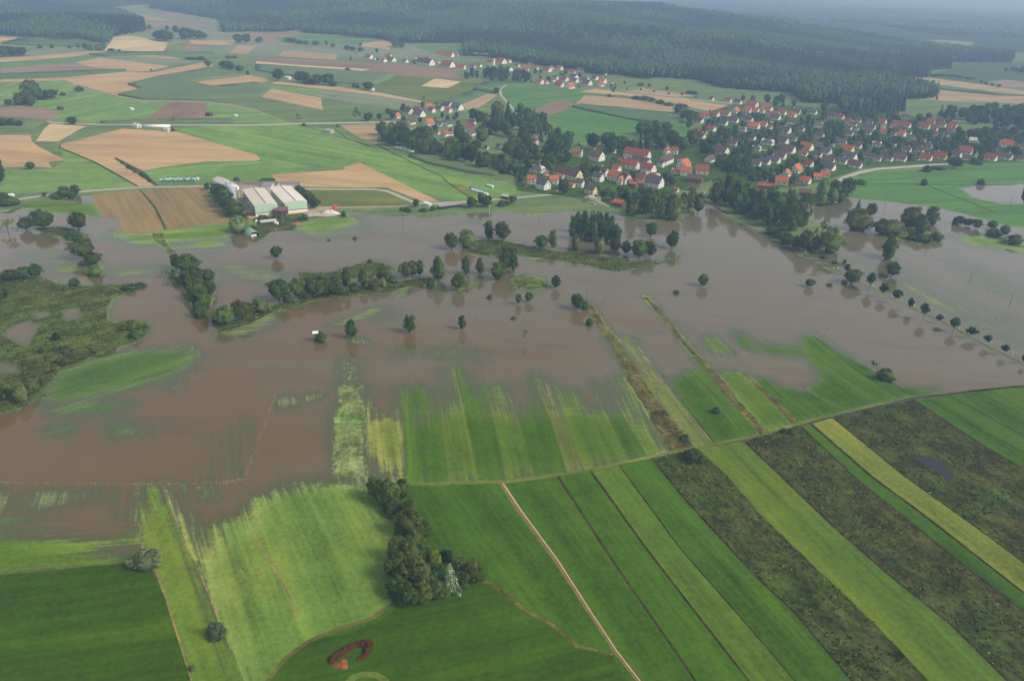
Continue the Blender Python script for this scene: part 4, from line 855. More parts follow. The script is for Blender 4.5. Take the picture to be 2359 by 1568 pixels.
tgroup('trees along the flooded road', 'in the line along the flooded road', [(1868,591,16,16,'a'),(1893,602,14,14,'a'),(1918,614,13,13,'a'),(1948,634,25,15,'a'),(2000,669,40,23,'a'),(2030,686,32,16,'a'),(2060,700,33,19,'a'),(2092,718,31,14,'a'),(2124,738,40,21,'a'),(2160,745,21,13,'a'),(2193,765,33,25,'a'),(2233,780,27,21,'a'),(2271,797,26,16,'a'),(2311,819,26,16,'a'),(2356,840,24,14,'a')], col=lin(42,64,32))
tgroup('trees in the flood right of the road', 'in the flood beyond the road', [(1973,529,50,62,'w',OLV),(2003,499,30,28,'r'),(2035,540,38,50,'w',OLV),(2058,541,36,40,'w',OLV),(1976,479,20,12,'c'),(2096,520,47,52,'w',OLV),(2118,535,42,40,'w',OLV),(2143,515,40,36,'w',OLV),(2103,551,18,36,'b'),(2130,557,18,36,'b'),(2155,553,20,28,'b'),(2043,595,57,38,'w',OLV),(2052,638,36,35,'r'),(1960,653,34,44,'r'),(1944,607,11,9,'b'),(2200,517,18,18,'b'),(2210,518,20,18,'r'),(2226,521,18,24,'r'),(2248,527,21,23,'r'),(2283,527,18,25,'r'),(2290,544,18,38,'b'),(2310,544,25,25,'r'),(2336,561,22,38,'b')])
tgroup('bushes on the right hand meadow', 'on the green meadow below the village', [(1981,425,12,26,'b'),(2127,427,15,17,'b'),(2258,425,14,19,'b'),(2356,470,44,20,'r'),(2133,395,14,24,'b'),(2196,388,26,32,'r'),(2250,379,14,26,'b'),(2158,390,9,32,'b')])
tgroup('bushes beside the lower track', 'near the diagonal grass track', [(2013,850,23,20,'s'),(2038,875,30,38,'b'),(1577,1012,14,22,'b'),(1595,1057,28,50,'b'),(1806,995,11,20,'b'),(1822,997,12,20,'b'),(1650,950,16,20,'b',lin(44,78,44))])
tgroup('round willow bushes in the lower left meadows', 'at the lower left meadow edge', [(340,1302,50,68,'b',lin(78,90,64)),(500,1465,44,48,'b',lin(78,88,64)),(443,1541,14,15,'b',lin(78,88,64))])
tgroup('trees of the lower copse', 'in the copse amid the lower meadows', [
 (872,1152,56,44,'r',OLV),(900,1162,60,44,'r'),(925,1150,48,30,'r'),(905,1182,34,34,'b'),(946,1200,48,40,'r'),(940,1232,58,52,'r'),(972,1238,40,34,'r'),(955,1262,44,44,'r'),
 (918,1290,62,44,'w',OLV),(945,1300,66,50,'w',OLV),(912,1330,58,44,'r'),(975,1300,52,40,'r'),(1000,1310,46,36,'w',YG),(990,1290,34,28,'b'),(940,1345,62,48,'r',OLV),(970,1352,70,54,'r',OLV),(1005,1345,56,44,'r'),(915,1372,46,40,'b'),(940,1388,50,44,'r'),(975,1386,52,46,'r'),(1000,1376,40,40,'r'),(1018,1262,0,0,'x'),(1062,1322,46,36,'w',OLV),(1085,1335,48,36,'r',OLV),(1098,1338,36,30,'r'),(1060,1345,38,36,'b'),(1028,1300,38,28,'r',DK),(1036,1362,80,52,'c',lin(126,146,122)),(1020,1366,34,34,'b'),(925,1352,50,40,'r')])
TREES = [t for t in TREES if t['k'] != 'x']
for t in TREES:
    if t['g'].startswith('trees of the lower copse') and t['k'] != 'c': t['w'] *= 1.3; t['h'] *= 1.08
tgroup('trees round the farm halls', 'around the pale green farm halls', [(497,455,30,26,'r'),(510,466,38,36,'r'),(520,478,40,40,'r'),(528,490,38,38,'r'),(540,500,36,36,'r'),(550,497,28,30,'r'),(503,446,22,24,'r'),(478,437,16,13,'r'),(550,535,38,48,'w',PALE),(570,528,28,36,'w',PALE),(690,458,30,20,'r'),(705,465,30,30,'r'),(715,472,28,32,'r'),(725,480,24,26,'r'),(605,507,13,26,'b'),(635,505,13,14,'b'),(792,498,12,12,'b'),(700,505,12,24,'b'),(545,420,12,18,'b'),(615,419,9,36,'b')])
tgroup('trees along the farm lane', 'along the lane from farm to village', [(958,477,18,17,'r'),(1085,478,24,26,'r'),(1107,474,30,16,'r'),(1120,477,24,28,'r'),(1180,468,16,18,'r'),(1155,475,14,20,'b'),(1167,472,10,16,'b'),(995,485,10,14,'b'),(975,487,8,22,'b'),(930,484,7,24,'b'),(940,487,8,20,'b')])
tgroup('trees along the left field lane', 'along the lane at the left edge', [(0,425,48,40,'r'),(-2,398,30,20,'r'),(72,390,16,20,'r'),(103,453,10,12,'r'),(150,455,24,32,'r'),(130,457,14,30,'b'),(175,449,22,24,'r'),(165,454,16,26,'b'),(20,472,20,48,'b'),(10,465,20,30,'r')])
tgroup('trees among the left fields', 'amid the left hand fields', [(10,294,20,20,'r'),(28,293,18,18,'r'),(45,294,16,18,'r'),(168,287,16,26,'r'),(20,244,14,17,'r'),(78,232,44,40,'r'),(60,238,30,30,'w',OLV),(45,242,26,26,'w',OLV),(95,230,22,24,'w',OLV),(115,228,20,36,'r'),(145,220,8,16,'b'),(182,211,12,20,'b'),(72,243,30,22,'w',OLV),(400,285,14,8,'s'),(380,302,8,9,'b'),(397,303,9,10,'b'),(480,155,14,15,'r'),(515,158,16,20,'r'),(533,162,16,18,'r'),(552,167,14,20,'r'),(570,173,10,10,'b'),(525,160,18,20,'r'),(440,138,6,26,'b'),(463,138,7,26,'b'),(526,135,7,14,'b'),(540,135,6,14,'b'),(348,164,5,5,'b')])
tgroup('trees along the middle field road', 'in the row along the middle field road', [(641,186,25,31,'r'),(688,190,23,22,'r'),(700,191,24,26,'r'),(732,196,22,24,'r'),(755,197,24,30,'r'),(815,201,11,10,'b'),(824,203,8,9,'b'),(845,208,17,20,'r'),(852,209,18,18,'r'),(800,163,6,14,'b'),(712,194,12,30,'b'),(768,199,10,20,'b')])
tgroup('trees along the valley road', 'along the straight valley road', [(688,282,20,14,'s'),(822,279,28,20,'s',OLV),(847,280,19,22,'r'),(873,278,15,12,'r'),(893,263,12,12,'r'),(778,292,6,7,'b'),(700,290,6,12,'b'),(905,276,22,18,'r',OLV),(974,240,20,11,'s')])
tgroup('far field trees', 'below the left forest', [(10,131,22,30,'r'),(30,130,20,30,'r'),(50,129,18,30,'r'),(92,112,9,12,'b'),(120,111,8,12,'b'),(160,112,7,9,'b'),(181,113,12,8,'r'),(197,115,14,14,'r'),(208,116,13,14,'w'),(228,116,14,20,'w'),(240,113,14,10,'w'),(258,118,6,18,'b'),(275,119,5,8,'b'),(365,94,20,24,'r'),(380,97,24,26,'r'),(393,95,20,18,'r'),(385,72,11,10,'r'),(405,76,14,16,'r'),(425,92,24,26,'r'),(440,91,22,26,'r'),(458,91,18,24,'r'),(470,91,14,16,'r'),(345,68,9,8,'r'),(550,101,20,20,'r'),(568,101,20,22,'r'),(595,99,10,16,'r'),(600,97,10,12,'r'),(662,97,9,20,'r'),(675,99,10,20,'r'),(690,102,9,20,'r'),(705,104,8,16,'r'),(727,105,9,20,'r'),(752,107,12,8,'r'),(767,109,7,12,'r'),(800,115,9,18,'r'),(812,118,9,16,'r'),(830,120,10,16,'r'),(830,107,7,6,'r'),(868,123,10,8,'r'),(910,109,14,20,'r'),(925,111,12,16,'r')])
tgroup('trees in the fields by the far village', 'left of the large village', [(1410,222,26,18,'s',DK),(1403,223,6,14,'b'),(1144,216,13,14,'r'),(1444,209,6,5,'a'),(1475,212,7,6,'a'),(1506,216,7,6,'a'),(1539,221,7,6,'a'),(1570,223,8,7,'a'),(1602,228,6,5,'a'),(1438,193,6,7,'b'),(1476,198,7,16,'b'),(1495,200,8,8,'b'),(1536,207,8,10,'b'),(1590,216,7,22,'b'),(1600,218,8,14,'b'),(1465,229,8,24,'b'),(1485,232,10,22,'r'),(1500,236,11,18,'r'),(1520,239,9,24,'b'),(1540,243,6,26,'b'),(1570,246,6,30,'b'),(1560,265,25,18,'r'),(1578,268,16,24,'r'),(1600,270,12,24,'r')])
def inpoly(x, y, pg):
    c_ = False; n = len(pg)
    for i in range(n):
        x0, y0 = pg[i]; x1, y1 = pg[(i+1) % n]
        if (y0 > y) != (y1 > y) and x < (x1-x0)*(y-y0)/(y1-y0)+x0: c_ = not c_
    return c_
HOUSE_SPOTS = []
def scatter(group, phrase, pg, sx, sy, h, w_, kinds, seed, avoid=True):
    """trees spread through an outlined wood; sx, sy: spacing in the photograph"""
    rng = random.Random(seed); xs = [p[0] for p in pg]; ys = [p[1] for p in pg]; y = min(ys)
    it = []
    while y <= max(ys):
        x = min(xs) + rng.uniform(0, sx)
        while x <= max(xs):
            px, py = x+rng.uniform(-.35, .35)*sx, y+rng.uniform(-.35, .35)*sy
            if inpoly(px, py, pg) and not (avoid and any(abs(px-hx) < hw*0.5+w_*0.36 and -h*0.25 < py-hy < h*0.9 and (py > hy or abs(px-hx) < hw*0.5 and hy-py < 6) for hx, hy, hw in HOUSE_SPOTS)):
                s = rng.uniform(0.75, 1.2); k_ = rng.choice(kinds)
                c_ = rng.choice([None, None, None, DK, OLV, None, None, lin(48, 74, 34), lin(68, 88, 44)]) if k_ != 'c' else None
                it.append((px, py, h*s, w_*s*rng.uniform(0.85, 1.1)*(0.6 if k_ == 'c' else 1), k_, c_))
            x += sx
        y += sy
    tgroup(group, phrase, it, True)
# ================================================================== HOUSES
ROOF = dict(o=lin(174, 102, 70), r=lin(146, 82, 64), b=lin(98, 80, 72), g=lin(92, 90, 92), d=lin(44, 50, 62), w=lin(190, 188, 182), k=lin(128, 100, 84))
RWORD = dict(o='orange', r='red', b='brown', g='grey', d='dark', w='pale', k='brown')
WALL = dict(w=lin(226, 222, 212), y=lin(222, 206, 160), n=lin(120, 92, 72), p=lin(190, 184, 172))
WWORD = dict(w='white', y='cream', n='timber', p='pale grey')
def gable(L, W, hw, hr):
    x, y = L/2, W/2
    V = [(-x,-y,-1),(x,-y,-1),(x,y,-1),(-x,y,-1),(-x,-y,hw),(x,-y,hw),(x,y,hw),(-x,y,hw),(-x,0,hr),(x,0,hr)]
    Fc = [(0,1,5,4),(2,3,7,6),(1,2,6,9,5),(3,0,4,8,7),(4,5,9,8),(6,7,8,9)]
    return V, Fc
def roof_slabs(L, W, hw, hr, o=0.55, t=0.22, hip=0.0):
    x, y = L/2+o, W/2; sl = (hr-hw)/y; ye = y+o; ze = hw-sl*o
    V = []; Fc = []; d = 0.05
    xi = x - hip
    top = [(-x,-ye,ze),(x,-ye,ze),(x,ye,ze),(-x,ye,ze),(-xi,0,hr),(xi,0,hr)]
    V = [(a,b,c_+d) for a,b,c_ in top] + [(a,b,c_+d+t) for a,b,c_ in top]
    Fc = [(6,7,11,10),(8,9,10,11),(0,4,5,1),(2,5,4,3),(0,1,7,6),(2,3,9,8),
          (7,8,11),(1,5,2) if hip else (1,5,11,7)]
    if hip: Fc = [(6,7,11,10),(8,9,10,11),(7,8,11),(9,6,10),(0,1,7,6),(1,2,8,7),(2,3,9,8),(3,0,6,9),(0,4,5,1),(2,5,4,3),(1,5,2),(3,4,0)]
    else: Fc = [(6,7,11,10),(8,9,10,11),(0,4,5,1),(2,5,4,3),(0,1,7,6),(2,3,9,8),(1,5,11,7),(5,2,8,11),(0,6,10,4),(4,10,9,3)]
    return V, Fc
HOUSES = []
OR = dict(R=-42, S=-16, F=52, H=-30)
def houses(zone, village, items):
    ox, oy, s = zone
    for it in items:
        zx, zy, wz, ori, roof = it[:5]; o = it[5] if len(it) > 5 else {}
        HOUSES.append(dict(x=ox+zx/s, y=oy+zy/s, w=wz/s, ori=ori, roof=roof, v=village, **o))
ZV1 = (1591.3, 211.6, 9.092); ZV2 = (1850, 235.2, 9.092); ZV3 = (2108.6, 250.8, 9.435); ZV4 = (1748.1, 313.6, 9.092)
ZC1 = (1199.3, 313.6, 9.092); ZC2 = (1411, 313.6, 9.092); ZH = (893.6, 227.3, 9.092); ZN1 = (823.1, 101.9, 9.092); ZN2 = (1175.8, 117.6, 9.092); ZN0 = (589.5, 0, 4.0)
Y = dict(wall='y'); T = dict(wall='n')
houses(ZV1, 'large right village', [(430,185,110,'R','b'),(655,228,70,'S','b'),(790,230,145,'R','r'),(990,262,170,'R','b'),(1290,330,270,'R','r'),(1550,350,150,'R','o'),(1640,400,160,'R','o'),
 (1190,440,180,'R','o'),(1350,445,180,'R','o'),(1480,445,150,'R','o'),(510,520,190,'R','r'),(735,512,215,'R','r'),(940,450,190,'F','o'),(300,555,230,'S','r'),(175,660,200,'R','b'),
 (1650,530,140,'R','o'),(1780,515,170,'R','o'),(1930,490,160,'R','o'),(1780,590,220,'R','g'),(2200,490,240,'R','b',Y),(2130,535,170,'R','o'),(2100,680,220,'S','b'),(900,650,220,'R','b'),(1120,590,160,'R','b'),(1220,640,180,'R','b'),
 (690,705,180,'R','g'),(560,680,110,'R','g'),(430,830,200,'R','r'),(290,890,110,'R','b',Y),(155,825,110,'S','r'),(1090,840,170,'H','g'),(1330,780,260,'R','o'),(1530,735,170,'R','o'),(1650,782,110,'R','o'),
 (1990,872,250,'R','g'),(2310,832,150,'R','b'),(1290,1012,150,'R','b'),(1920,1100,280,'R','b'),(1620,1122,290,'H','g'),(1380,1247,210,'H','g'),(2140,1035,180,'R','b'),(880,1132,230,'R','b'),(650,1310,320,'R','b'),(400,1478,230,'F','b'),
 (220,982,190,'R','b'),(2040,1292,340,'R','b'),(1870,1412,290,'R','b'),(1760,1500,260,'R','g'),(1560,1530,240,'R','g'),(1370,1562,220,'R','b')])
houses(ZV4, 'large right village', [(1010,302,290,'R','o'),(1270,242,150,'R','g'),(940,422,190,'R','r'),(1240,452,200,'R','b'),(1410,387,250,'R','g'),(1730,192,240,'R','g',Y),(1560,222,90,'F','g'),(1860,352,290,'R','o',Y),(2060,262,200,'R','b'),(2240,412,110,'F','b'),
 (1040,645,230,'R','r'),(1460,592,290,'R','b',Y),(1480,722,280,'R','g'),(1740,592,230,'R','g'),(1910,512,320,'R','g'),(2040,672,270,'R','b'),(1390,872,240,'S','o'),(1230,912,210,'S','o'),(985,1002,230,'R','o'),(580,855,210,'F','o'),(490,1025,340,'S','o'),(790,775,320,'F','o'),(800,982,110,'S','b'),(835,1072,150,'S','b'),(165,1122,380,'S','r',dict(long=1, wall='n')),(970,1262,290,'S','b',T)])
houses(ZV2, 'large right village', [(200,262,200,'R','g'),(620,345,190,'R','b'),(790,362,150,'R','r'),(950,442,150,'R','r',Y),(1140,432,160,'R','g'),(1060,512,140,'R','b'),(960,592,120,'R','b'),(1120,592,90,'R','b'),(1650,462,210,'R','r'),(1680,542,120,'F','r'),(1940,512,200,'R','r'),(2160,542,210,'R','r'),(1860,542,110,'S','r'),(1400,472,130,'R','g'),(1400,602,260,'R','g'),(1350,692,160,'R','b'),(970,712,190,'R','b'),(2150,362,190,'S','b'),(1670,662,160,'S','r'),(2060,722,200,'R','o'),(1890,712,110,'R','r'),(2080,622,150,'R','b',Y),(2210,682,120,'R','g'),(310,532,190,'S','b'),(360,472,100,'R','b'),(350,762,190,'R','b'),(1550,942,210,'H','b'),(1910,922,80,'R','b'),(1310,1142,120,'R','b'),(1440,1162,120,'R','b'),(1690,1152,180,'R','b',Y),(2180,1052,190,'R','b'),(2320,1035,110,'R','b'),(2040,1242,290,'R','b'),(1800,1242,170,'R','b'),(1560,1242,160,'R','b'),(2320,785,90,'R','o')])
houses(ZV3, 'large right village', [(345,332,180,'R','r'),(200,442,270,'R','r'),(580,402,190,'R','r'),(830,412,190,'R','r'),(420,482,130,'R','r'),(430,592,150,'R','r'),(640,612,180,'R','g',Y),(760,512,180,'R','r'),(170,722,110,'R','r'),(270,872,210,'R','g'),(100,952,180,'R','b'),(240,1132,280,'R','r'),(555,1102,290,'R','r',Y),(40,1122,120,'R','b'),(1110,992,310,'R','r'),(890,1062,260,'R','g'),(1080,1112,130,'S','b'),(1660,1132,260,'R','r'),(1800,1052,230,'R','b'),(2000,1112,250,'R','b'),(2290,1142,150,'R','b'),(1250,742,190,'S','w'),(1990,832,320,'S','r'),(2310,852,150,'S','b',Y)])
houses(ZC1, 'old farm village beside the flood', [(300,190,150,'R','r'),(1190,252,130,'F','b',Y),(1590,522,330,'R','b'),(1940,362,110,'R','r'),(350,770,330,'H','g'),(530,832,130,'F','r'),(1000,900,560,'R','b',dict(long=1, wall='y')),(850,902,150,'R','o'),(230,1005,220,'S','o'),(700,1010,230,'S','o'),(470,1120,300,'R','g'),(1060,1082,150,'R','o'),(1240,1072,180,'R','g'),(1470,1225,240,'R','b',Y),(1620,955,240,'R','g'),(1730,842,220,'R','b'),(2070,975,470,'R','o',dict(long=1, solar=1)),(2090,1015,170,'F','o'),(2010,770,190,'R','o'),(70,1062,120,'S','g',T),(1850,1385,110,'S','g',T),(2060,1485,250,'R','o',T)])
houses(ZC2, 'old farm village beside the flood', [(520,482,500,'R','r',dict(long=1)),(600,630,380,'R','b',dict(long=1)),(330,690,410,'R','r',dict(long=1)),(1130,392,150,'F','r'),(1300,382,170,'S','r'),(1120,595,420,'F','b',dict(long=1)),(1430,565,180,'S','b'),(1490,695,300,'F','o'),(1320,795,180,'H','o'),(1540,835,300,'S','o'),(1880,815,340,'S','r',Y),(1740,975,420,'S','b',T),(760,785,300,'R','r'),(1010,655,160,'R','g'),(850,925,320,'H','r'),(610,985,200,'R','r'),(880,1085,390,'R','g'),(350,1015,170,'S','r',T),(440,1082,180,'R','o',T),(580,1062,120,'S','o',T),(1700,1155,190,'R','b',T),(1330,1172,120,'R','o')])
houses(ZH, 'hamlet left of the wood', [(180,418,140,'F','o'),(420,335,260,'R','b'),(620,262,190,'R','k',T),(640,385,270,'R','g'),(480,545,190,'F','b'),(350,542,120,'S','b'),(840,225,190,'F','o'),(910,295,170,'R','b'),(850,565,220,'F','o'),(1060,585,190,'S','g'),(1260,585,170,'F','g'),(1040,755,130,'R','r'),(1190,795,180,'F','r'),(1310,775,120,'F','r'),(1240,195,230,'R','g'),(1080,255,180,'R','g'),(1260,295,160,'R','o'),(1440,245,270,'R','g'),(1760,565,160,'R','b'),(1720,645,220,'S','r'),(1760,775,180,'F','b'),(2040,375,80,'F','b',Y),(2060,1065,110,'R','b',Y),(2330,1045,130,'R','g')])
houses(ZN1, 'far village below the forest', [(240,312,170,'R','r'),(540,382,130,'R','o'),(650,302,140,'R','r'),(710,372,170,'R','b'),(1000,392,110,'R','r'),(430,367,90,'S','b'),(1300,362,120,'F','b'),(1220,302,80,'F','b'),(1420,442,340,'R','b',dict(long=1)),(1460,372,160,'R','r'),(1890,492,250,'R','r'),(2160,532,210,'S','r'),(1730,242,180,'S','r'),(1900,282,250,'S','r'),(2060,262,120,'S','r'),(940,52,60,'S','w'),(355,332,60,'R','b'),(1700,402,60,'F','r')])
houses(ZN2, 'far village below the forest', [(140,342,100,'R','r',Y),(430,287,140,'S','b',Y),(310,422,170,'S','r'),(515,397,140,'S','r'),(760,442,180,'R','r'),(1020,402,140,'R','r'),(1290,482,150,'S','r'),(1460,442,140,'S','r'),(1980,512,60,'R','b'),(620,692,150,'R','o'),(750,692,80,'F','r'),(895,645,80,'F','b'),(935,602,110,'R','b'),(1130,642,160,'R','r'),(1020,762,180,'R','r'),(1240,792,190,'F','o'),(1350,662,130,'R','b'),(1330,592,160,'R','g'),(1560,652,170,'R','g'),(1610,722,180,'R','b'),(1885,752,140,'F','r'),(1920,682,170,'R','o'),(2130,692,50,'F','b'),(1770,612,140,'R','g'),(860,380,80,'F','b')])
houses(ZN0, 'far village below the forest', [(1885,640,90,'S','r'),(1990,630,60,'S','g'),(2060,620,40,'R','r'),(2260,590,90,'R','o'),(2325,582,50,'R','r'),(2330,655,60,'R','b')])
ORD = ['first','second','third','fourth','fifth','sixth','seventh','eighth','ninth','tenth','eleventh','twelfth','thirteenth','fourteenth','fifteenth','sixteenth','seventeenth','eighteenth','nineteenth','twentieth']
def ordw(i, n):
    if n == 1: return 'only'
    if i == 0: return 'leftmost'
    if i == n-1: return 'rightmost'
    return ORD[i] if i < len(ORD) else str(i+1)+'th'
PH = hit(np.array([(h['x'], h['y']) for h in HOUSES]))
for h, p in zip(HOUSES, PH):
    h['p'] = p; h['m'] = mpp(p); HOUSE_SPOTS.append((h['x'], h['y'], h['w']))
villages = {}
for h in HOUSES: villages.setdefault(h['v'], []).append(h)
for v, hs in villages.items():
    hs.sort(key=lambda h: -h['y']); nb = max(1, round(len(hs)/13)); per = math.ceil(len(hs)/nb)
    for b in range(nb):
        row = hs[b*per:(b+1)*per]
        rn = 'nearest row' if b == 0 else ('farthest row' if b == nb-1 else ORD[b]+' row back')
        if nb == 1: rn = 'group'
        key = {}
        for h in row: key.setdefault((h['roof'], h.get('wall', 'w')), []).append(h)
        for kk, ls in key.items():
            ls.sort(key=lambda h: h['x'])
            for i, h in enumerate(ls):
                h['label'] = f"{ordw(i, len(ls))} {RWORD[kk[0]]} roofed {WWORD[kk[1]]} house in {rn} of {v}"
for h in HOUSES:
    P = h['p']; tot = h['w']*h['m']/(0.66 if 'farm' in h['v'] else 0.58 if 'far village' in h['v'] else 0.68)            # length + width in metres
    lw = 0.72 if h.get('long') else 0.57
    if h['ori'] == 'S': tot *= 0.86
    L, W = tot*lw, tot*(1-lw); small = tot < 11
    old = 'farm' in h['v']; hw = 2.4 if small else (3.4 if h['ori'] == 'H' else (4.9 if old or h.get('long') else 3.3)); hr = hw + W*0.5*(0.6 if h['ori'] == 'H' else 0.98)
    if h.get('wall') == 'n': hw = 3.6; hr = hw + W*0.32
    rz = R(OR[h['ori']] + random.uniform(-7, 7))
    name = 'barn' if h.get('wall') == 'n' else ('farmhouse' if h.get('long') else 'house')
    # the traced point is the foot nearest the camera: the centre lies a little behind it
    t = empty(name, (P[0]+0.0, P[1]+W*0.45, P[2]), rz)
    tag(t, h['label'], 'barn' if name == 'barn' else 'house', 'houses of the '+h['v'])
    V, Fc = gable(L, W, hw, hr); wl = mesh_obj('wall', V, Fc, M['wall'], t); wl.color = WALL[h.get('wall', 'w')]
    V, Fc = roof_slabs(L, W, hw, hr, 0.45 if small else 0.7, 0.22, W*0.45 if h['ori'] == 'H' else 0.0)
    rf = mesh_obj('roof', V, Fc, M['roof'], t)
    cj = random.uniform(0.85, 1.15); c0 = ROOF[h['roof']]; rf.color = (c0[0]*cj, c0[1]*cj, c0[2]*cj, 1)
    app = h['w']
    if not small and name != 'barn':
        cb = MB(); cx = random.choice((-1, 1))*L*0.2; cb.box(cx-.4, cx+.4, -.45, .35, hr-.8, hr+1.0); cb.box(cx-.5, cx+.5, -.55, .45, hr+1.0, hr+1.15)
        co = cb.build('chimney', M['wall'], rf); co.color = lin(150, 120, 104) if random.random() < .6 else lin(225, 222, 214)
    if app > 15 and name != 'barn' and not small:
        def win(x0, x1, y0, y1, z0, z1):
            b_ = MB(); b_.box(x0, x1, y0, y1, z0, z1); b_.build('window', M['glass'], t)
        rows_ = [1.0, 3.6]
        nx = max(2, int(L/4.5))
        for zz in (rows_ if hw > 4.5 else rows_[:1]):
            for i in range(nx):
                xx = -L/2 + (i+0.5)*L/nx
                win(xx-.6, xx+.6, -W/2-.02, -W/2+.05, zz, zz+1.3)
            ng = 2 if W < 9 else 3
            for i in range(ng):
                yy = -W/2 + (i+0.5)*W/ng; win(L/2-.05, L/2+.02, yy-.5, yy+.5, zz, zz+1.25)
                if h['ori'] == 'F': win(-L/2-.02, -L/2+.05, yy-.5, yy+.5, zz, zz+1.25)
        win(L/2-.05, L/2+.02, -.6, .6, hw+0.2, hw+1.5)
    elif app > 11 and name != 'barn':
        def win(x0, x1, y0, y1, z0, z1):
            b_ = MB(); b_.box(x0, x1, y0, y1, z0, z1); b_.build('window', M['glass'], t)
        for i in range(3):
            xx = -L/2 + (i+0.5)*L/3; win(xx-.7, xx+.7, -W/2-.02, -W/2+.05, 1.0, 2.3)
        win(L/2-.05, L/2+.02, -.6, .6, 1.0, 2.3)
    if h.get('solar'):
        sl_ = (hr-hw)/(W/2); b_ = MB(); x0, x1 = L*0.08, L*0.46; y0, y1 = -W/2-.2, -0.5
        zz = lambda y: hr+sl_*y+0.31
        b_.add([(x0,y0,zz(y0)),(x1,y0,zz(y0)),(x1,y1,zz(y1)),(x0,y1,zz(y1)),(x0,y0,zz(y0)+.12),(x1,y0,zz(y0)+.12),(x1,y1,zz(y1)+.12),(x0,y1,zz(y1)+.12)],
               [(0,3,2,1),(4,5,6,7),(0,1,5,4),(1,2,6,5),(2,3,7,6),(3,0,4,7)])
        b_.build('solar_panel', M['glass'], rf)
# church of the far village and the chapel of the farm village: nave, tower, cap
def church(x, y, hpx, roofc, label, capc, rz=-40):
    P = h1(x, y); m_ = mpp(P); th = hpx*m_/0.93
    t = empty('church', tuple(P), R(rz)); tag(t, label, 'church')
    L, W, hw = th*0.95, th*0.45, th*0.38; hr = hw+W*0.5
    V, Fc = gable(L, W, hw, hr); o = mesh_obj('nave', [(a-L*0.6, b, c_) for a, b, c_ in V], Fc, M['wall'], t); o.color = WALL['y']
    V, Fc = roof_slabs(L, W, hw, hr); o = mesh_obj('roof', [(a-L*0.6, b, c_) for a, b, c_ in V], Fc, M['roof'], t); o.color = ROOF[roofc]
    q = th*0.11; b_ = MB(); b_.box(-q, q, -q, q, -1, th*0.8); tw = b_.build('tower', M['wall'], t); tw.color = WALL['w']
    b_ = MB(); b_.tube((0,0,th*0.8), (0,0,th*0.86), q*1.25, q*1.1, 8); b_.tube((0,0,th*0.86), (0,0,th*0.93), q*1.1, q*0.5, 8); b_.tube((0,0,th*0.93), (0,0,th*1.06), q*0.45, 0.05, 8)
    cp = b_.build('spire', M['roof'], tw); cp.color = ROOF[capc]
    for sx, sy in ((1, 0), (0, -1)):
        b_ = MB(); b_.box(*(q-.05, q+.03, -.6, .6) if sx else (-.6, .6, -q-.03, -q+.05), th*0.6, th*0.72); b_.build('window', M['glass'], tw)
church(1137, 151, 17, 'r', 'cream church with square tower in the far village below the forest', 'd')
church(1338, 363, 20, 'o', 'small white chapel with dark domed tower beside the yellow gabled house', 'd', -38)
HOUSE_SPOTS += [(1137, 151, 30), (1330, 363, 30)]
# ================================================================== WOODS AND GARDEN TREES (outlines give where the trunks stand)
scatter('front edge of the wood belt', 'along the open front edge of the wood belt', [(872,322),(900,338),(950,352),(1010,368),(1080,386),(1150,408),(1190,405),(1185,390),(1120,370),(1050,350),(980,332),(920,318),(875,310)], 17, 13, 36, 30, 'rrrrw', 1)
scatter('inner wood belt', 'inside the wood belt below the hamlet', [(875,308),(925,312),(985,328),(1060,348),(1130,368),(1190,385),(1230,395),(1290,385),(1330,372),(1330,352),(1260,345),(1215,335),(1150,345),(1120,330),(1050,322),(985,312)], 18, 14, 34, 30, 'rrrrrtc', 2)
scatter('hamlet wood', 'in the dark wood right of the hamlet', [(1075,270),(1120,262),(1200,270),(1240,272),(1260,300),(1270,325),(1330,335),(1325,350),(1255,342),(1200,325),(1130,320),(1105,300)], 17, 13, 32, 26, 'rrrtcc', 3)
scatter('hamlet gardens', 'between the houses of the hamlet', [(905,268),(925,255),(985,245),(1060,255),(1075,300),(1050,318),(960,300),(910,290)], 20, 12, 15, 13, 'rrbc', 4)
scatter('wood behind the old farms', 'behind the old farm village', [(1345,345),(1400,330),(1440,350),(1480,335),(1560,328),(1600,335),(1590,350),(1500,352),(1440,362),(1390,350)], 20, 12, 34, 30, 'rrtc', 5)
scatter('pair behind the old farms', 'in the field clump behind the old farms', [(1462,308),(1490,300),(1540,310),(1530,325),(1470,322)], 18, 10, 26, 24, 'rr', 6)
scatter('old village gardens', 'in the gardens between the old farmhouses', [(1195,385),(1240,380),(1300,400),(1340,385),(1420,380),(1480,400),(1560,420),(1610,420),(1640,440),(1600,470),(1540,470),(1470,480),(1410,468),(1330,455),(1250,448),(1200,435)], 18, 12, 22, 20, 'rrrwb', 7)
scatter('shore wood below the old farms', 'at the waterline below the old farms', [(1405,492),(1440,480),(1500,488),(1560,485),(1605,470),(1612,492),(1570,512),(1500,516),(1450,512),(1425,504)], 19, 12, 42, 32, 'rrwts', 8)
scatter('tall bank wood', 'in the tall wood at the start of the flooded road', [(1612,462),(1640,455),(1720,455),(1800,458),(1850,465),(1862,500),(1860,530),(1820,545),(1780,528),(1720,502),(1660,478)], 19, 13, 50, 36, 'rrtttw', 9)
scatter('village corner wood', 'in the wood between village road and flood', [(1850,472),(1862,450),(1900,440),(1945,442),(1955,458),(1945,472),(1900,478)], 19, 11, 40, 34, 'rrw', 10)
scatter('far village grove', 'in the grove before the far village', [(1060,186),(1100,188),(1160,192),(1235,197),(1232,186),(1150,178),(1070,176)], 13, 7, 22, 17, 'rrt', 11)
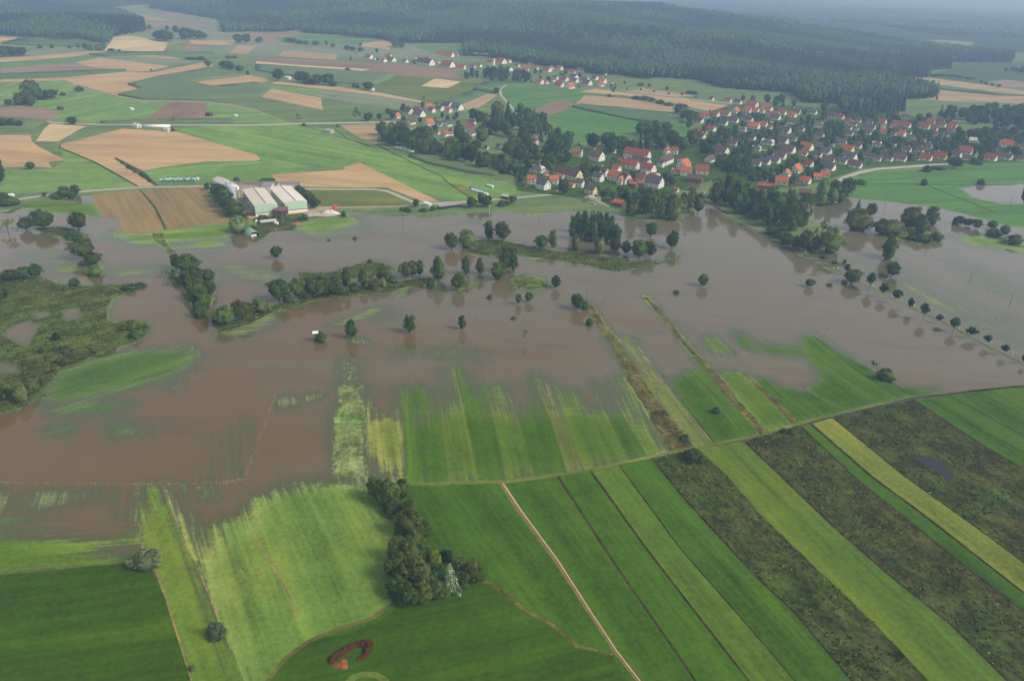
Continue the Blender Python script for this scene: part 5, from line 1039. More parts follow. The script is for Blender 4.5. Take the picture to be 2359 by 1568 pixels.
scatter('grove beyond the large village', 'in the dark wood right of the large village', [(2155,268),(2200,285),(2260,292),(2420,312),(2420,265),(2300,258),(2240,262),(2180,258)], 15, 9, 24, 22, 'rrc', 12)
scatter('hedge below the right hand wood', 'in the hedge strip right of the large village', [(2220,310),(2300,305),(2420,328),(2420,345),(2300,345),(2225,335)], 15, 9, 18, 18, 'rr', 13)
scatter('garden trees of the large village', 'between the houses of the large right village', [(1600,285),(1640,262),(1700,262),(1850,262),(1900,262),(2050,272),(2200,288),(2225,330),(2350,345),(2350,372),(2140,376),(1990,385),(1930,400),(1850,422),(1800,425),(1740,420),(1690,400),(1640,385),(1600,330)], 11.5, 6.5, 13.5, 12.5, 'rrrbbcr', 14)
scatter('village tree clump', 'in the leafy clump at the left of the large village', [(1590,275),(1640,300),(1680,330),(1700,360),(1760,385),(1740,400),(1680,398),(1640,380),(1620,340),(1560,275)], 19, 11, 26, 22, 'rrr', 15)
scatter('trees above the large village', 'along the upper edge of the large village', [(1640,232),(1700,226),(1800,236),(1860,256),(1960,262),(2020,268),(2080,266),(2150,272),(2140,280),(2010,282),(1900,270),(1820,256),(1700,246)], 22, 12, 18, 14, 'rrc', 16)
scatter('far village trees', 'between houses of the far village', [(780,137),(860,140),(960,146),(1060,150),(1180,165),(1330,170),(1400,180),(1400,205),(1300,203),(1235,200),(1180,172),(1060,158),(960,150),(850,145)], 20, 9, 11, 10, 'rrc', 17)
scatter('hedgerow bushes', 'in the hedge between the two brown fields', [(266,370),(272,370),(330,402),(358,424),(352,426),(325,406)], 10, 7, 7, 10, 'bb', 18)
scatter('right hand far hedges', 'in the hedge on the far right fields', [(2140,175),(2180,176),(2255,184),(2255,187),(2180,180),(2140,178)], 9, 3, 6, 10, 'rr', 19)
scatter('right hand far hedges', 'in the hedge on the far right fields', [(2253,188),(2300,200),(2306,204),(2253,194)], 9, 5, 6, 10, 'rr', 20)
scatter('right hand far copse', 'in the small copse at the far right edge', [(2290,168),(2340,160),(2420,172),(2420,182),(2340,170)], 12, 5, 12, 13, 'rr', 21)
scatter('spruce row', 'in the row of trees before the right hand fields', [(2050,205),(2160,228),(2160,232),(2060,222)], 9, 6, 18, 11, 'rc', 22)

# ------------------------------------------------------------------ individuals: the 300 largest; the rest in one mass
TP = hit(np.array([(t['x'], t['y']) for t in TREES]))
for t, p in zip(TREES, TP):
    t['p'] = p; t['m'] = mpp(p); t['size'] = t['h']*t['w']
TREES.sort(key=lambda t: -t['size'])
IND = TREES[:300]; REST = TREES[300:]
groups = {}
for t in IND: groups.setdefault((t['g'], t['k'], t['sh']), []).append(t)
for (g, k_, sh), ls in groups.items():
    ls.sort(key=lambda t: t['x'])
    for i, t in enumerate(ls):
        if sh: t['label'] = f"{KWORD[k_]} {t['ph']}"
        else: t['label'] = f"{ordw(i, len(ls))} {KWORD[k_]} {t['ph']}"
for t in IND:
    if t['k'] == 'c' and t['col'] and t['col'][0] > 0.25: t['label'] = 'silvery pale spruce at the right end of the lower copse'
def px_size(t): return t['h']*t['m']/0.93, t['w']*t['m']
for t in IND:
    hh, ww = px_size(t); k_ = t['k']; i = random.randrange(NV[k_]); p = t['p']
    root = empty(KNAME[k_], (p[0], p[1], p[2]-0.15), random.uniform(0, 6.28)); u_ = random.uniform(.86, 1.16); root.scale = (ww*1.08*u_, ww*1.08/u_, hh)
    cr = bpy.data.objects.new('crown', CROWN[k_][i]); COL.objects.link(cr); cr.parent = root
    c_ = t['col'] or KCOL[k_]; j = random.uniform(0.85, 1.35); cr.color = (c_[0]*j*(random.uniform(.95, 1.05) if t['col'] else random.uniform(.9, 1.25)), c_[1]*j, c_[2]*j*random.uniform(.85, 1.1), 1)
    if k_ != 'b':
        tr = bpy.data.objects.new('trunk', TRUNK[k_][i]); COL.objects.link(tr); tr.parent = root
        tr.color = (1, 1, 1, 1)
    tag(root, t['label'], 'bush' if k_ == 'b' else 'tree', t['g'])
LOW = {k_: [crown_arrays(k_, 500+ord(k_)+i, q=0.13) for i in range(3)] for k_ in NV}
def mass(name, places, mat=None):
    """many far trees in one mesh; places: (p, width, height, kind, colour)"""
    Vs, Fs, Ts, Cs = [], [], [], []; n = 0
    for p, ww, hh, k_, c_ in places:
        V, Fq, T_ = random.choice(LOW[k_]); a = random.uniform(0, 6.28); ca, sa = math.cos(a), math.sin(a)
        X = np.stack([(V[:, 0]*ca-V[:, 1]*sa)*ww+p[0], (V[:, 0]*sa+V[:, 1]*ca)*ww+p[1], V[:, 2]*hh+p[2]-0.2], 1)
        Vs.append(X); Fs.append(Fq+n); n += len(V); Ts.append(T_); j = random.uniform(0.8, 1.2)
        Cs.append(np.tile([c_[0]*j, c_[1]*j, c_[2]*j, 1], (len(Fq), 1)))
    me = mesh_np(name, np.concatenate(Vs), np.concatenate(Fs), 4, M['mass'], [('tint', 'FACE', 'FLOAT', np.concatenate(Ts)), ('col', 'FACE', 'FLOAT_COLOR', np.concatenate(Cs))])
    o = bpy.data.objects.new(name, me); COL.objects.link(o); o['kind'] = 'stuff'
    return o
o = mass('garden_trees', [(t['p'], px_size(t)[1]*1.1, px_size(t)[0], t['k'], t['col'] or KCOL[t['k']]) for t in REST])
tag(o, 'small far trees and bushes between the houses and along the far fields', 'trees')

# ------------------------------------------------------------------ the forest on the hills: far-off woods, one mass
def far_tree(kind, rng):
    V = []; Fc = []
    if kind == 'c':
        for lv in range(3):
            z0 = 0.05+0.28*lv; z1 = min(1.0, z0+0.5-0.06*lv); r = 0.5*(1-0.27*lv)
            b = len(V); n = 6
            for i in range(n):
                a = 2*math.pi*i/n+rng.uniform(-.3, .3); q = r*rng.uniform(.75, 1.15); V.append((q*math.cos(a), q*math.sin(a), z0+rng.uniform(-.05, .05)))
            V.append((rng.uniform(-.04, .04), rng.uniform(-.04, .04), z1)); Fc += [(b+i, b+(i+1) % n, b+n) for i in range(n)]
    else:
        for c_ in range(5):
            cx, cy, cz, r = rng.uniform(-.25, .25), rng.uniform(-.25, .25), rng.uniform(.5, .8), rng.uniform(.2, .32)
            b = len(V); n = 6
            for ring, (zz, rr) in enumerate(((-.9, .7), (.1, 1.0), (.7, .62))):
                for i in range(n):
                    a = 2*math.pi*i/n+ring*.5; q = r*rr*rng.uniform(.8, 1.15); V.append((cx+q*math.cos(a), cy+q*math.sin(a), cz+zz*r*rng.uniform(.8, 1.1)))
            V.append((cx, cy, cz+r))
            for k_ in range(2):
                for i in range(n):
                    p0, p1 = b+k_*n+i, b+k_*n+(i+1) % n; Fc += [(p0, p1, p1+n), (p0, p1+n, p0+n)]
            Fc += [(b+2*n+i, b+2*n+(i+1) % n, b+3*n) for i in range(n)]
    return np.array(V), np.array(Fc)
rg = np.random.default_rng(5)
FT = {k_: [far_tree(k_, rg) for _ in range(5)] for k_ in 'cd'}
def forest(name, polys, sp, hmax, label, extra=None):
    Vs, Fs, Ts, Cs = [], [], [], []; n = 0; pl = []
    for Q in polys:
        lo, hi = Q.min(0), Q.max(0); g = []
        y = lo[1]
        while y < hi[1]:
            s = sp*(1.0 if y < 1900 else 1.25 if y < 2600 else 1.7)
            xs = np.arange(lo[0], hi[0], s); g.append(np.stack([xs+rg.uniform(-.4, .4, len(xs))*s, np.full(len(xs), y)+rg.uniform(-.4, .4, len(xs))*s], 1)); y += s
        g = np.concatenate(g); g = g[inside(Q, g)]; pl.append(g)
    P_ = np.concatenate(pl + ([extra] if extra is not None else []))
    for f_, Q in zip(FIELDS, fpoly):
        if f_[5].get('clear'): P_ = P_[~inside(Q, P_)]
    Z_ = H(P_[:, 0], P_[:, 1])
    # stands of spruce and of beech
    stand = 1.1*np.sin(P_[:, 0]/173+1+np.sin(P_[:, 1]/97))*np.sin(P_[:, 1]/121+np.sin(P_[:, 0]/140)) + 0.6*np.sin(P_[:, 0]/67+P_[:, 1]/83) + rg.normal(0, .35, len(P_))
    for i, (p, z) in enumerate(zip(P_, Z_)):
        dec = stand[i] > 0.2
        V, Fq = FT['d' if dec else 'c'][i % 5]
        big = 1.0 if p[1] < 1900 else 1.15 if p[1] < 2600 else 1.5
        hh = hmax*(0.85 if dec else 1.0)*rg.uniform(.75, 1.12)*(1.0+0.10*np.sin(p[0]/90)*np.sin(p[1]/110)); ww = (11.5 if dec else 9.0)*rg.uniform(.85, 1.2)*big*sp/9.0
        a = rg.uniform(0, 6.28); ca, sa = math.cos(a), math.sin(a)
        Vs.append(np.stack([(V[:, 0]*ca-V[:, 1]*sa)*ww+p[0], (V[:, 0]*sa+V[:, 1]*ca)*ww+p[1], V[:, 2]*hh+z], 1))
        Fs.append(Fq+n); n += len(V); Ts.append(rg.uniform(.1, .9, len(Fq)))
        c_ = np.array(lin(60, 86, 52) if dec else lin(30, 50, 40)); j = rg.uniform(.75, 1.25)
        Cs.append(np.tile([c_[0]*j, c_[1]*j, c_[2]*j, 1], (len(Fq), 1)))
    me = mesh_np(name, np.concatenate(Vs), np.concatenate(Fs), 3, M['mass'], [('tint', 'FACE', 'FLOAT', np.concatenate(Ts)), ('col', 'FACE', 'FLOAT_COLOR', np.concatenate(Cs))])
    o = bpy.data.objects.new(name, me); COL.objects.link(o); o['kind'] = 'stuff'; tag(o, label, 'forest')
    print(name, len(P_), 'trees', len(me.polygons), 'faces')
fq = grid(-1500, 4500, 3300, 7000, 34); fq = fq[(fq[:, 0]/fq[:, 1] > -0.12) & (fq[:, 0]/fq[:, 1] < 0.72)]
fq = fq[(np.sin(fq[:, 0]/410+2)*np.sin(fq[:, 1]/520+1) + 0.3*np.sin(fq[:, 0]/150)) > -0.55]
forest('hill_forest', wpoly, 7.5, 21.0, 'dense dark forest covering the hills behind the villages')
forest('far_forest', [], 26.0, 22.0, 'hazy forested plain beyond the hill crest', fq)

# ------------------------------------------------------------------ sedge and reed tufts on the rough ground nearest the camera
def sedge():
    rng = np.random.default_rng(21); Pt = []; Cl = []
    ponds = [hit(np.array(p_, float))[:, :2] for p_, _ in PONDS] + [Q for f_, Q in zip(FIELDS, fpoly) if f_[0] == 'pond']
    for (name, fam, col, px, row, o), Q in zip(FIELDS, fpoly):
        if fam != 'scrub' or col in (C['mott'], C['balk']) or name not in ('rough_strip', 'marsh', 'island') or Q[:, 1].min() > 560: continue
        lo, hi = Q.min(0), Q.max(0); ar_ = (hi[0]-lo[0])*(hi[1]-lo[1])
        q = rng.uniform(lo, hi, (int(ar_*(0.5 if not o.get('flood') else 0.4)), 2)); q = q[(q[:, 1] < 560) & (q[:, 1] > 120) & (np.abs(q[:, 0]) < 460)]
        q = q[inside(Q, q)]
        if name == 'rough_strip' and o.get('flood'):
            px_ = np.array([1]); q = q[q[:, 1] < 300] if len(q) else q
        for pp in ponds:
            if len(q): q = q[~inside(pp, q)]
        clump = np.sin(q[:, 0]*.31+q[:, 1]*.17)+np.sin(q[:, 1]*.27-q[:, 0]*.11+1)+rng.normal(0, .8, len(q)); q = q[clump > -.5]
        Pt.append(q)
        pal = np.array([lin(98, 104, 52), lin(118, 108, 66), lin(82, 100, 48), lin(142, 130, 82), lin(104, 84, 56)])
        w_ = np.array([.46, .08, .40, .0, .06]) if col != C['marsh'] and name != 'island' else np.array([.45, .08, .37, .08, .02])
        Cl.append(pal[rng.choice(5, len(q), p=w_)]*np.append(rng.uniform(.7, 1.2), 1)[[0, 0, 0, 1]])
    P_ = np.concatenate(Pt); C_ = np.concatenate(Cl); n = len(P_); z = H(P_[:, 0], P_[:, 1]); V = []; 
    for a0 in (0.0, 1.57):
        a = rng.uniform(0, 6.28, n)+a0; w2 = rng.uniform(.25, .6, n); h_ = rng.uniform(.2, .6, n); lean = rng.uniform(-.3, .3, (n, 2))
        dx, dy = np.cos(a)*w2, np.sin(a)*w2
        V.append(np.stack([np.stack([P_[:, 0]-dx*.5, P_[:, 1]-dy*.5, z-.05], 1), np.stack([P_[:, 0]+dx*.5, P_[:, 1]+dy*.5, z-.05], 1),
                 np.stack([P_[:, 0]+dx+lean[:, 0], P_[:, 1]+dy+lean[:, 1], z+h_], 1), np.stack([P_[:, 0]-dx+lean[:, 0], P_[:, 1]-dy+lean[:, 1], z+h_*.85], 1)], 1).reshape(-1, 3))
    V = np.concatenate(V); Fq = np.arange(len(V)).reshape(-1, 4)
    me = mesh_np('sedge_tufts', V, Fq, 4, M['mass'], [('tint', 'FACE', 'FLOAT', rng.uniform(.15, .95, len(Fq))), ('col', 'FACE', 'FLOAT_COLOR', np.concatenate([C_, C_]))])
    o = bpy.data.objects.new('sedge_tufts', me); COL.objects.link(o); o['kind'] = 'stuff'; tag(o, 'olive and brown sedge tufts on the rough strips and the marsh', 'sedge')
    print('tufts', n)
sedge()
# ================================================================== THE FARM WITH THE TWO HALLS
def PB(zx, zy): return (462.5+zx/6.668, 391.9+zy/6.668)
def paint(o, c): o.color = c if len(c) == 4 else lin(*c); return o
GREENW = lin(172, 196, 172); ROOFW = lin(222, 212, 196)
def hall(bl, br, tl_back, label, ridge_col, seed):
    """a wide low-pitched hall: front corners on the ground, one back eaves corner"""
    A = h1(*PB(*bl)); Bq = h1(*PB(*br)); hgt = 8.2
    bk = h1(*PB(*tl_back), z=A[2]+hgt)
    W = math.hypot(Bq[0]-A[0], Bq[1]-A[1]); ang = math.atan2(Bq[1]-A[1], Bq[0]-A[0])
    ex = np.array([math.cos(ang), math.sin(ang)]); ey = np.array([-math.sin(ang), math.cos(ang)])
    D = float(np.dot(bk[:2]-A[:2], ey))
    t = empty('farm_hall', (A[0], A[1], A[2]), ang); tag(t, label, 'hall', 'pale green farm halls')
    pl = MB(); pl.box(0, W, 0.0, D, -0.5, 1.9); paint(pl.build('plinth', M['wall'], t), (226, 220, 206))
    gp = MB(); gp.box(.15, W-.15, .12, D-.1, 1.9, 2.5); paint(gp.build('gap_shade', M['paint'], t), (40, 42, 40))  # solid dark band painted as the shade inside the open gap
    V = [(-.1,-.15,2.5),(W+.1,-.15,2.5),(W+.1,-.15,hgt),(W/2,-.15,hgt+1.3),(-.1,-.15,hgt),(-.1,.15,2.5),(W+.1,.15,2.5),(W+.1,.15,hgt),(W/2,.15,hgt+1.3),(-.1,.15,hgt)]
    Fc = [(0,1,2,3,4),(9,8,7,6,5),(0,5,6,1),(1,6,7,2),(2,7,8,3),(3,8,9,4),(4,9,5,0)]
    paint(mesh_obj('front_panel', V, Fc, M['metal'], t), GREENW)
    sd_ = MB(); sd_.box(0, .3, .2, D, 2.5, hgt-.25); sd_.box(W-.3, W, .2, D, 2.5, hgt-.25); sd_.box(.3, W-.3, D-.3, D, 2.5, hgt-.25)
    paint(sd_.build('side_wall', M['metal'], t), GREENW)
    for sx in (0, 1):
        x0, x1 = (-.4, W/2-.22) if sx == 0 else (W/2+.22, W+.4); z0, z1 = (hgt-.1, hgt+1.15) if sx == 0 else (hgt+1.15, hgt-.1)
        V = [(x0,.2,z0),(x1,.2,z1),(x1,D+.3,z1),(x0,D+.3,z0)]; V += [(a,b,c_-.2) for a,b,c_ in V]
        paint(mesh_obj('roof', V, [(0,1,2,3),(7,6,5,4),(0,4,5,1),(1,5,6,2),(2,6,7,3),(3,7,4,0)], M['metal'], t), ROOFW if seed else lin(206, 196, 178))
    rc = MB(); rc.box(W/2-.3, W/2+.3, .2, D+.3, hgt+1.0, hgt+1.32); paint(rc.build('ridge_vent', M['metal'], t), ridge_col)
    return t, A, ang, W, D
t1, A1, an1, W1_, D1_ = hall((845,712), (1188,678), (655,300), 'left of the two pale green fronted farm halls, with cream roof', (96,94,90), 0)
t2, A2, an2, W2_, D2_ = hall((1305,667), (1640,632), (1085,272), 'right of the two pale green fronted farm halls, with whiter roof', (96,94,90), 1)
def shed(zx, zy, L, W, h0, h1_, rz, label, wc, rc, name='shed', cat='shed', conv=PB):
    P = h1(*conv(zx, zy)); t = empty(name, tuple(P), R(rz)); tag(t, label, cat)
    V, Fc = gable(L, W, h0, h1_); paint(mesh_obj('wall', V, Fc, M['wall'], t), wc)
    V, Fc = roof_slabs(L, W, h0, h1_, .35, .15); paint(mesh_obj('roof', V, Fc, M['metal'], t), rc)
    return t
shed(380, 262, 30, 10, 4.2, 6.4, -48, 'pale grey barn at the back left corner of the halls', (210,204,192), (196,190,184), 'barn', 'barn')
shed(790, 262, 46, 8, 3.6, 4.8, 3, 'long low brown roofed shed behind the left farm hall', (180,172,160), (120,100,90))
shed(1240, 250, 34, 4, 3.4, 4.2, 3, 'narrow grey roofed shed behind the right farm hall', (180,172,160), (128,122,118))
shed(1248, 668, 9, 16, 4.6, 5.6, 0, 'red brown roofed lean-to between the two farm halls', (90,66,56), (112,82,76))
shed(720, 480, 5, 13, 3.6, 4.4, 18, 'low shed with dark red roof beside the left farm hall', (200,190,176), (146,70,66))
shed(770, 555, 4, 8, 3.4, 4.0, 18, 'small white roofed lean-to beside the left farm hall', (200,190,176), (214,210,206))
shed(800, 690, 8, 6, 3.0, 3.6, 0, 'open brown shed at the left front corner of the halls', (92,72,58), (110,96,86))
shed(1040, 300, 8, 12, 4.4, 5.2, 0, 'grey roofed link building between the backs of the halls', (200,196,188), (136,136,138))
# silos
for i, (zx, zy, r_, h_) in enumerate([(520,545,2.6,13),(497,490,2.3,11),(470,430,2.0,9.5),(450,400,1.9,9),(425,355,1.9,9)]):
    P = h1(*PB(zx, zy)); t = empty('silo', tuple(P)); nm = ['nearest and tallest', 'second from the front', 'middle', 'second from the back', 'farthest'][i]
    tag(t, f'{nm} grey metal silo in the line left of the halls', 'silo', 'grey silos beside the halls')
    b_ = MB(); b_.tube((0,0,-.5), (0,0,h_), r_, r_, 18); paint(b_.build('tank', M['metal'], t, True), (150,156,162))
    b_ = MB(); b_.tube((0,0,h_+.01), (0,0,h_+1.4), r_*1.05, .3, 18); paint(b_.build('roof', M['metal'], t), (170,174,178))
    b_ = MB(); b_.box(r_, r_+.5, -.3, .3, 0, h_); paint(b_.build('ladder', M['metal'], t), (120,124,126))
t = empty('grain_elevator', tuple(h1(*PB(645, 440))), R(20)); tag(t, 'slanting grey conveyor tower by the corner of the left hall', 'conveyor')
b_ = MB()
for sx in (-1.2, 1.2):
    for sy in (-1.2, 1.2): b_.tube((sx, sy, 0), (sx, sy, 12), .14, .14, 5)
for z_ in (3, 6, 9, 12): b_.box(-1.3, 1.3, -1.3, 1.3, z_-.1, z_+.1)
paint(b_.build('frame', M['metal'], t), (132,136,134))
b_ = MB(); b_.tube((-5, 0, 1), (0.5, 0, 12.5), .45, .45, 8); paint(b_.build('conveyor_tube', M['metal'], t), (160,160,156))
# tunnel shed
def arch(zx0, zy0, zx1, zy1, r_, label, col, conv=PB, name='tunnel_shed', open_end=True):
    a = h1(*conv(zx0, zy0)); b = h1(*conv(zx1, zy1)); L = math.hypot(b[0]-a[0], b[1]-a[1]); ang = math.atan2(b[1]-a[1], b[0]-a[0])
    t = empty(name, tuple(a), ang); tag(t, label, 'shed'); n = 14; V = []; Fc = []
    for x_ in (0, L):
        for rr in (r_, r_-.12):
            for i in range(n+1):
                th = math.pi*i/n; V.append((x_, rr*math.cos(th), rr*math.sin(th)*.95-.1))
    m_ = n+1
    for i in range(n):
        Fc += [(i, i+1, 2*m_+i+1, 2*m_+i), (m_+i+1, m_+i, 3*m_+i, 3*m_+i+1), (i+1, i, m_+i, m_+i+1), (2*m_+i, 2*m_+i+1, 3*m_+i+1, 3*m_+i)]
    paint(mesh_obj('cover', V, Fc, M['metal'], t, True), col)
    b_ = MB(); b_.tube((.3,0,0), (.5,0,0), .1, .1, 4)
    V = [(.25, (r_-.15)*math.cos(math.pi*i/n), (r_-.15)*math.sin(math.pi*i/n)*.95) for i in range(m_)]
    V += [(x_+.1, y_, z_) for x_, y_, z_ in V]
    paint(mesh_obj('back_wall', V, [tuple(range(m_-1, -1, -1)), tuple(range(m_, 2*m_))] + [(i, i+1, m_+i+1, m_+i) for i in range(n)], M['metal'], t), col)
    b_ = MB(); b_.box(L-6, L-1.5, -r_*.5, r_*.45, 0, 1.6); paint(b_.build('stored_bales', M['paint'], t), (222,220,212))
    return t
arch(690, 930, 830, 1030, 4.2, 'green tunnel shed at the edge of the flood below the farm', lin(112, 148, 126))
# piles, containers, bales
def heap(x, y, rx, ry, h_, label, col, name='rubble_heap', seed=1, cat='heap', stones=0):
    P = h1(x, y); rng = random.Random(seed); n, m_ = 26, 10; V = []; Fc = []
    for j in range(m_+1):
        t_ = j/m_
        for i in range(n):
            a = 2*math.pi*i/n; q = (1-t_)*(1+.25*math.sin(3*a+seed)+rng.uniform(-.08, .08))
            V.append((rx*q*math.cos(a), ry*q*math.sin(a), h_*(1-(1-t_)**1.6)*rng.uniform(.75, 1.15)-.15))
    for j in range(m_):
        for i in range(n): Fc.append((j*n+i, j*n+(i+1) % n, (j+1)*n+(i+1) % n, (j+1)*n+i))
    o = mesh_obj(name, V, Fc, M['earth']); o.location = P; paint(o, col); tag(o, label, cat); return o
heap(*PB(1760, 690), 13, 5, 2.6, 'left rubble heap of broken grey stone right of the halls', (170,160,146), seed=2)
heap(*PB(1990, 660), 7, 5, 3.0, 'whiter rubble heap beside the red container', (206,202,194), seed=3)
heap(*PB(1465, 830), 4, 3, 1.6, 'reddish earth mound on the grass before the halls', (150,112,82), 'earth_mound', 5)
heap(*PB(1110, 910), 7, 3, 1.4, 'dark brown brushwood pile at the shore below the halls', (104,84,70), 'brush_pile', 6)
heap(*PB(1240, 668), 4, 3, 2.2, 'tan firewood pile under the lean-to between the halls', (186,158,118), 'wood_pile', 7)
def box_thing(name, x, y, L, W, h_, rz, label, cat, col, conv=None, group=None):
    P = h1(*(conv(x, y) if conv else (x, y))); t = empty(name, tuple(P), R(rz)); tag(t, label, cat, group)
    b_ = MB(); b_.box(-L/2, L/2, -W/2, W/2, .25, h_); paint(b_.build('body', M['paint'], t), col)
    b_ = MB(); b_.box(-L/2-.06, L/2+.06, -W/2-.06, W/2+.06, h_, h_+.18); paint(b_.build('lid', M['paint'], t), tuple(min(1, c_*1.05) for c_ in lin(*col)[:3])+(1,))
    b_ = MB(); b_.box(-L/2+.2, -L/2+.5, -W/2+.1, W/2-.1, -.1, .25); b_.box(L/2-.5, L/2-.2, -W/2+.1, W/2-.1, -.1, .25); paint(b_.build('skids', M['metal'], t), (60,60,60))
    return t
box_thing('container', 2062, 612, 4.5, 2.6, 3.2, -60, 'red skip container on top of the rubble heap', 'container', (206,72,50), PB)
box_thing('white_trailer', 508, 308, 9, 3, 3.0, -15, 'white box trailer in the yard behind the silos', 'trailer', (226,226,224), PB)
box_thing('white_container', 635, 250, 12, 4, 3.2, 5, 'big white tank container at the left of the white bale row', 'container', (228,226,220), PB)
def bale_mesh(r_, w_):
    b_ = MB(); n = 12; b_.tube((0,-w_/2,r_), (0,w_/2,r_), r_, r_, n)
    me = bpy.data.meshes.new('silage_bale'); me.from_pydata([tuple(v) for v in b_.V], [], b_.F); me.materials.append(M['paint']); me.update(); return me
BALE = bale_mesh(.75, 1.3)
def bales(places, labels, col, group, conv=None):
    for i, (x, y, s, rz) in enumerate(places):
        P = h1(*(conv(x, y) if conv else (x, y))); o = bpy.data.objects.new('silage_bale', BALE); COL.objects.link(o)
        o.location = P; o.scale = (s, s, s); o.rotation_euler = (0, 0, R(rz)); paint(o, col)
        tag(o, labels if isinstance(labels, str) else labels[i], 'bale', group)
rr = random.Random(3)
bales([(700+i*14+rr.uniform(-4, 4), 240-(i % 3)*9+i*.2, 1.4, rr.uniform(0, 180)) for i in range(13)], 'white wrapped round bale in the loose row behind the halls', lin(228,226,220), 'white bales behind the halls', PB)
bales([(930+i*21, 812-i*2.2, 1.35, 75) for i in range(11)], 'pale wrapped bale in the stacked line on the grass before the halls', lin(208,204,200), 'pale bales before the halls', PB)
bales([(1150, 830, 1.4, 20), (1168, 834, 1.4, 70), (852, 798, 1.2, 10)], 'single white bale lying loose on the grass before the halls', lin(232,230,226), 'loose white bales', PB)
LB = lambda zx, zy: (zx/4, 352.8+zy/4)
bales([(1500+i*18, 268-(i % 2)*14-i*.3, 1.6, 80) for i in range(18)], 'green wrapped bale in the long stack beside the lane left of the farm', lin(96,138,128), 'green bales beside the lane', LB)
bales([(1490+i*30, 262-(i % 2)*8-i*.6, 1.6, 80) for i in range(12)], 'white wrapped bale in the long stack beside the lane left of the farm', lin(226,228,224), 'white bales beside the lane', LB)
L2B = lambda zx, zy: (589.5+zx/4, 352.8+zy/4)
bales([(1985+i*16, 325+i*6+(i % 2)*8, 1.5, 40) for i in range(9)], 'green wrapped bale in the stack on the meadow beside the mown patch', lin(84,128,118), 'green bales on the meadow', L2B)
bales([(1990+i*20, 345+i*6, 1.4, 40) for i in range(8)], 'white wrapped bale in the stack on the meadow beside the mown patch', lin(228,228,222), 'white bales on the meadow', L2B)
bales([(2135+i*11, 304+i*3.2, 1.3, 40) for i in range(5)], 'white bale in the short separate row on the meadow', lin(232,232,228), 'short white bale row', L2B)
bales([(20+i*16, 405-i, 1.6, 80) for i in range(-2, 7)], 'white wrapped bale beside the lane at the left edge', lin(222,226,226), 'white bales at the left edge', LB)
bales([(-10+i*14, 400-i, 1.6, 80) for i in range(3)], 'green wrapped bale beside the lane at the left edge', lin(96,138,130), 'green bales at the left edge', LB)
def foil_tube(pts, r_, label, col, name='silage_tube'):
    Q = hit(np.array(pts)); b_ = MB()
    t = empty(name, tuple(Q[0])); tag(t, label, 'silage tube')
    q = [Vector(p)-Vector(Q[0])+Vector((0, 0, r_*.7)) for p in Q]
    for a, b in zip(q[:-1], q[1:]): b_.tube(a, b, r_, r_, 10)
    paint(b_.build('foil', M['paint'], t, True), col)
    b_ = MB()
    d = (q[-1]-q[0]); n_ = max(3, int(d.length/6))
    for i in range(1, n_): p = q[0]+d*i/n_; b_.box(p.x-.25, p.x+.25, p.y-r_*.9, p.y+r_*.9, p.z+r_*.55, p.z+r_*1.02)
    paint(b_.build('tyre', M['rubber'], t), (40,40,40))
foil_tube([(911,341.5),(934,347),(956,354)], 1.3, 'long white foil tube lying along the edge of the wood belt', lin(216,228,208))
# white long greenhouse on the valley road and its huts
def tunnel(x0, y0, x1, y1, r_, label): 
    a = h1(x0, y0); b = h1(x1, y1); L = math.hypot(b[0]-a[0], b[1]-a[1]); ang = math.atan2(b[1]-a[1], b[0]-a[0])
    t = empty('foil_greenhouse', tuple(a), ang); tag(t, label, 'greenhouse')
    b_ = MB(); b_.tube((0, 0, 0), (L, 0, 0), r_, r_, 16); paint(b_.build('foil', M['paint'], t, True), (232,228,216))
    b_ = MB(); b_.tube((L+.02, 0, 0), (L+.15, 0, 0), r_*.96, r_*.96, 16); paint(b_.build('end_wall', M['paint'], t), (196,196,190))
tunnel(331, 292, 392, 292.5, 2.6, 'long white foil greenhouse beside the valley road')
def hut(x, y, s, label, wc=(70,54,46), rc=(90,80,76), rz=-30):
    P = h1(x, y); t = empty('field_hut', tuple(P), R(rz)); tag(t, label, 'hut')
    V, Fc = gable(6*s, 4*s, 2.4*s, 3.4*s); paint(mesh_obj('wall', V, Fc, M['wall'], t), wc)
    V, Fc = roof_slabs(6*s, 4*s, 2.4*s, 3.4*s, .3, .15); paint(mesh_obj('roof', V, Fc, M['roof'], t), rc)
    b_ = MB(); b_.box(3*s-.04, 3*s+.04, -.5*s, .5*s, 0, 2*s); paint(b_.build('door', M['wood'], t), (60,44,36))
hut(140, 253, 1.2, 'dark wooden hut on the left green meadow'); hut(482, 267, 1.3, 'dark wooden hut right of the brown ploughed square')
hut(316, 294, 1.4, 'white shed at the left end of the foil greenhouse', (214,210,202), (200,196,190)); hut(386, 303, 1.3, 'small pale shed between two bushes below the greenhouse', (206,200,190), (190,186,180))
hut(759, 307, 1.4, 'grey roofed field hut on the meadow below the road', (190,180,160), (170,166,160)); hut(664, 183, 1.4, 'white hut among the trees of the middle field road', (232,230,226), (226,224,220))
hut(856, 209, 1.2, 'white hut at the right end of the middle tree row', (232,228,220), (214,206,200)); hut(304, 253.5, .8, 'tiny white trailer in the middle of the left meadow', (236,234,230), (236,234,230)); hut(543, 268, .7, 'tiny white hut on the meadow below the curved lane', (236,234,230), (226,224,220))
hut(985, 474, .9, 'white garden hut beside the lane junction', (214,214,212), (226,226,224)); hut(1165, 458, 1.1, 'brown raised hut beside the lane', (96,66,56), (190,176,168))
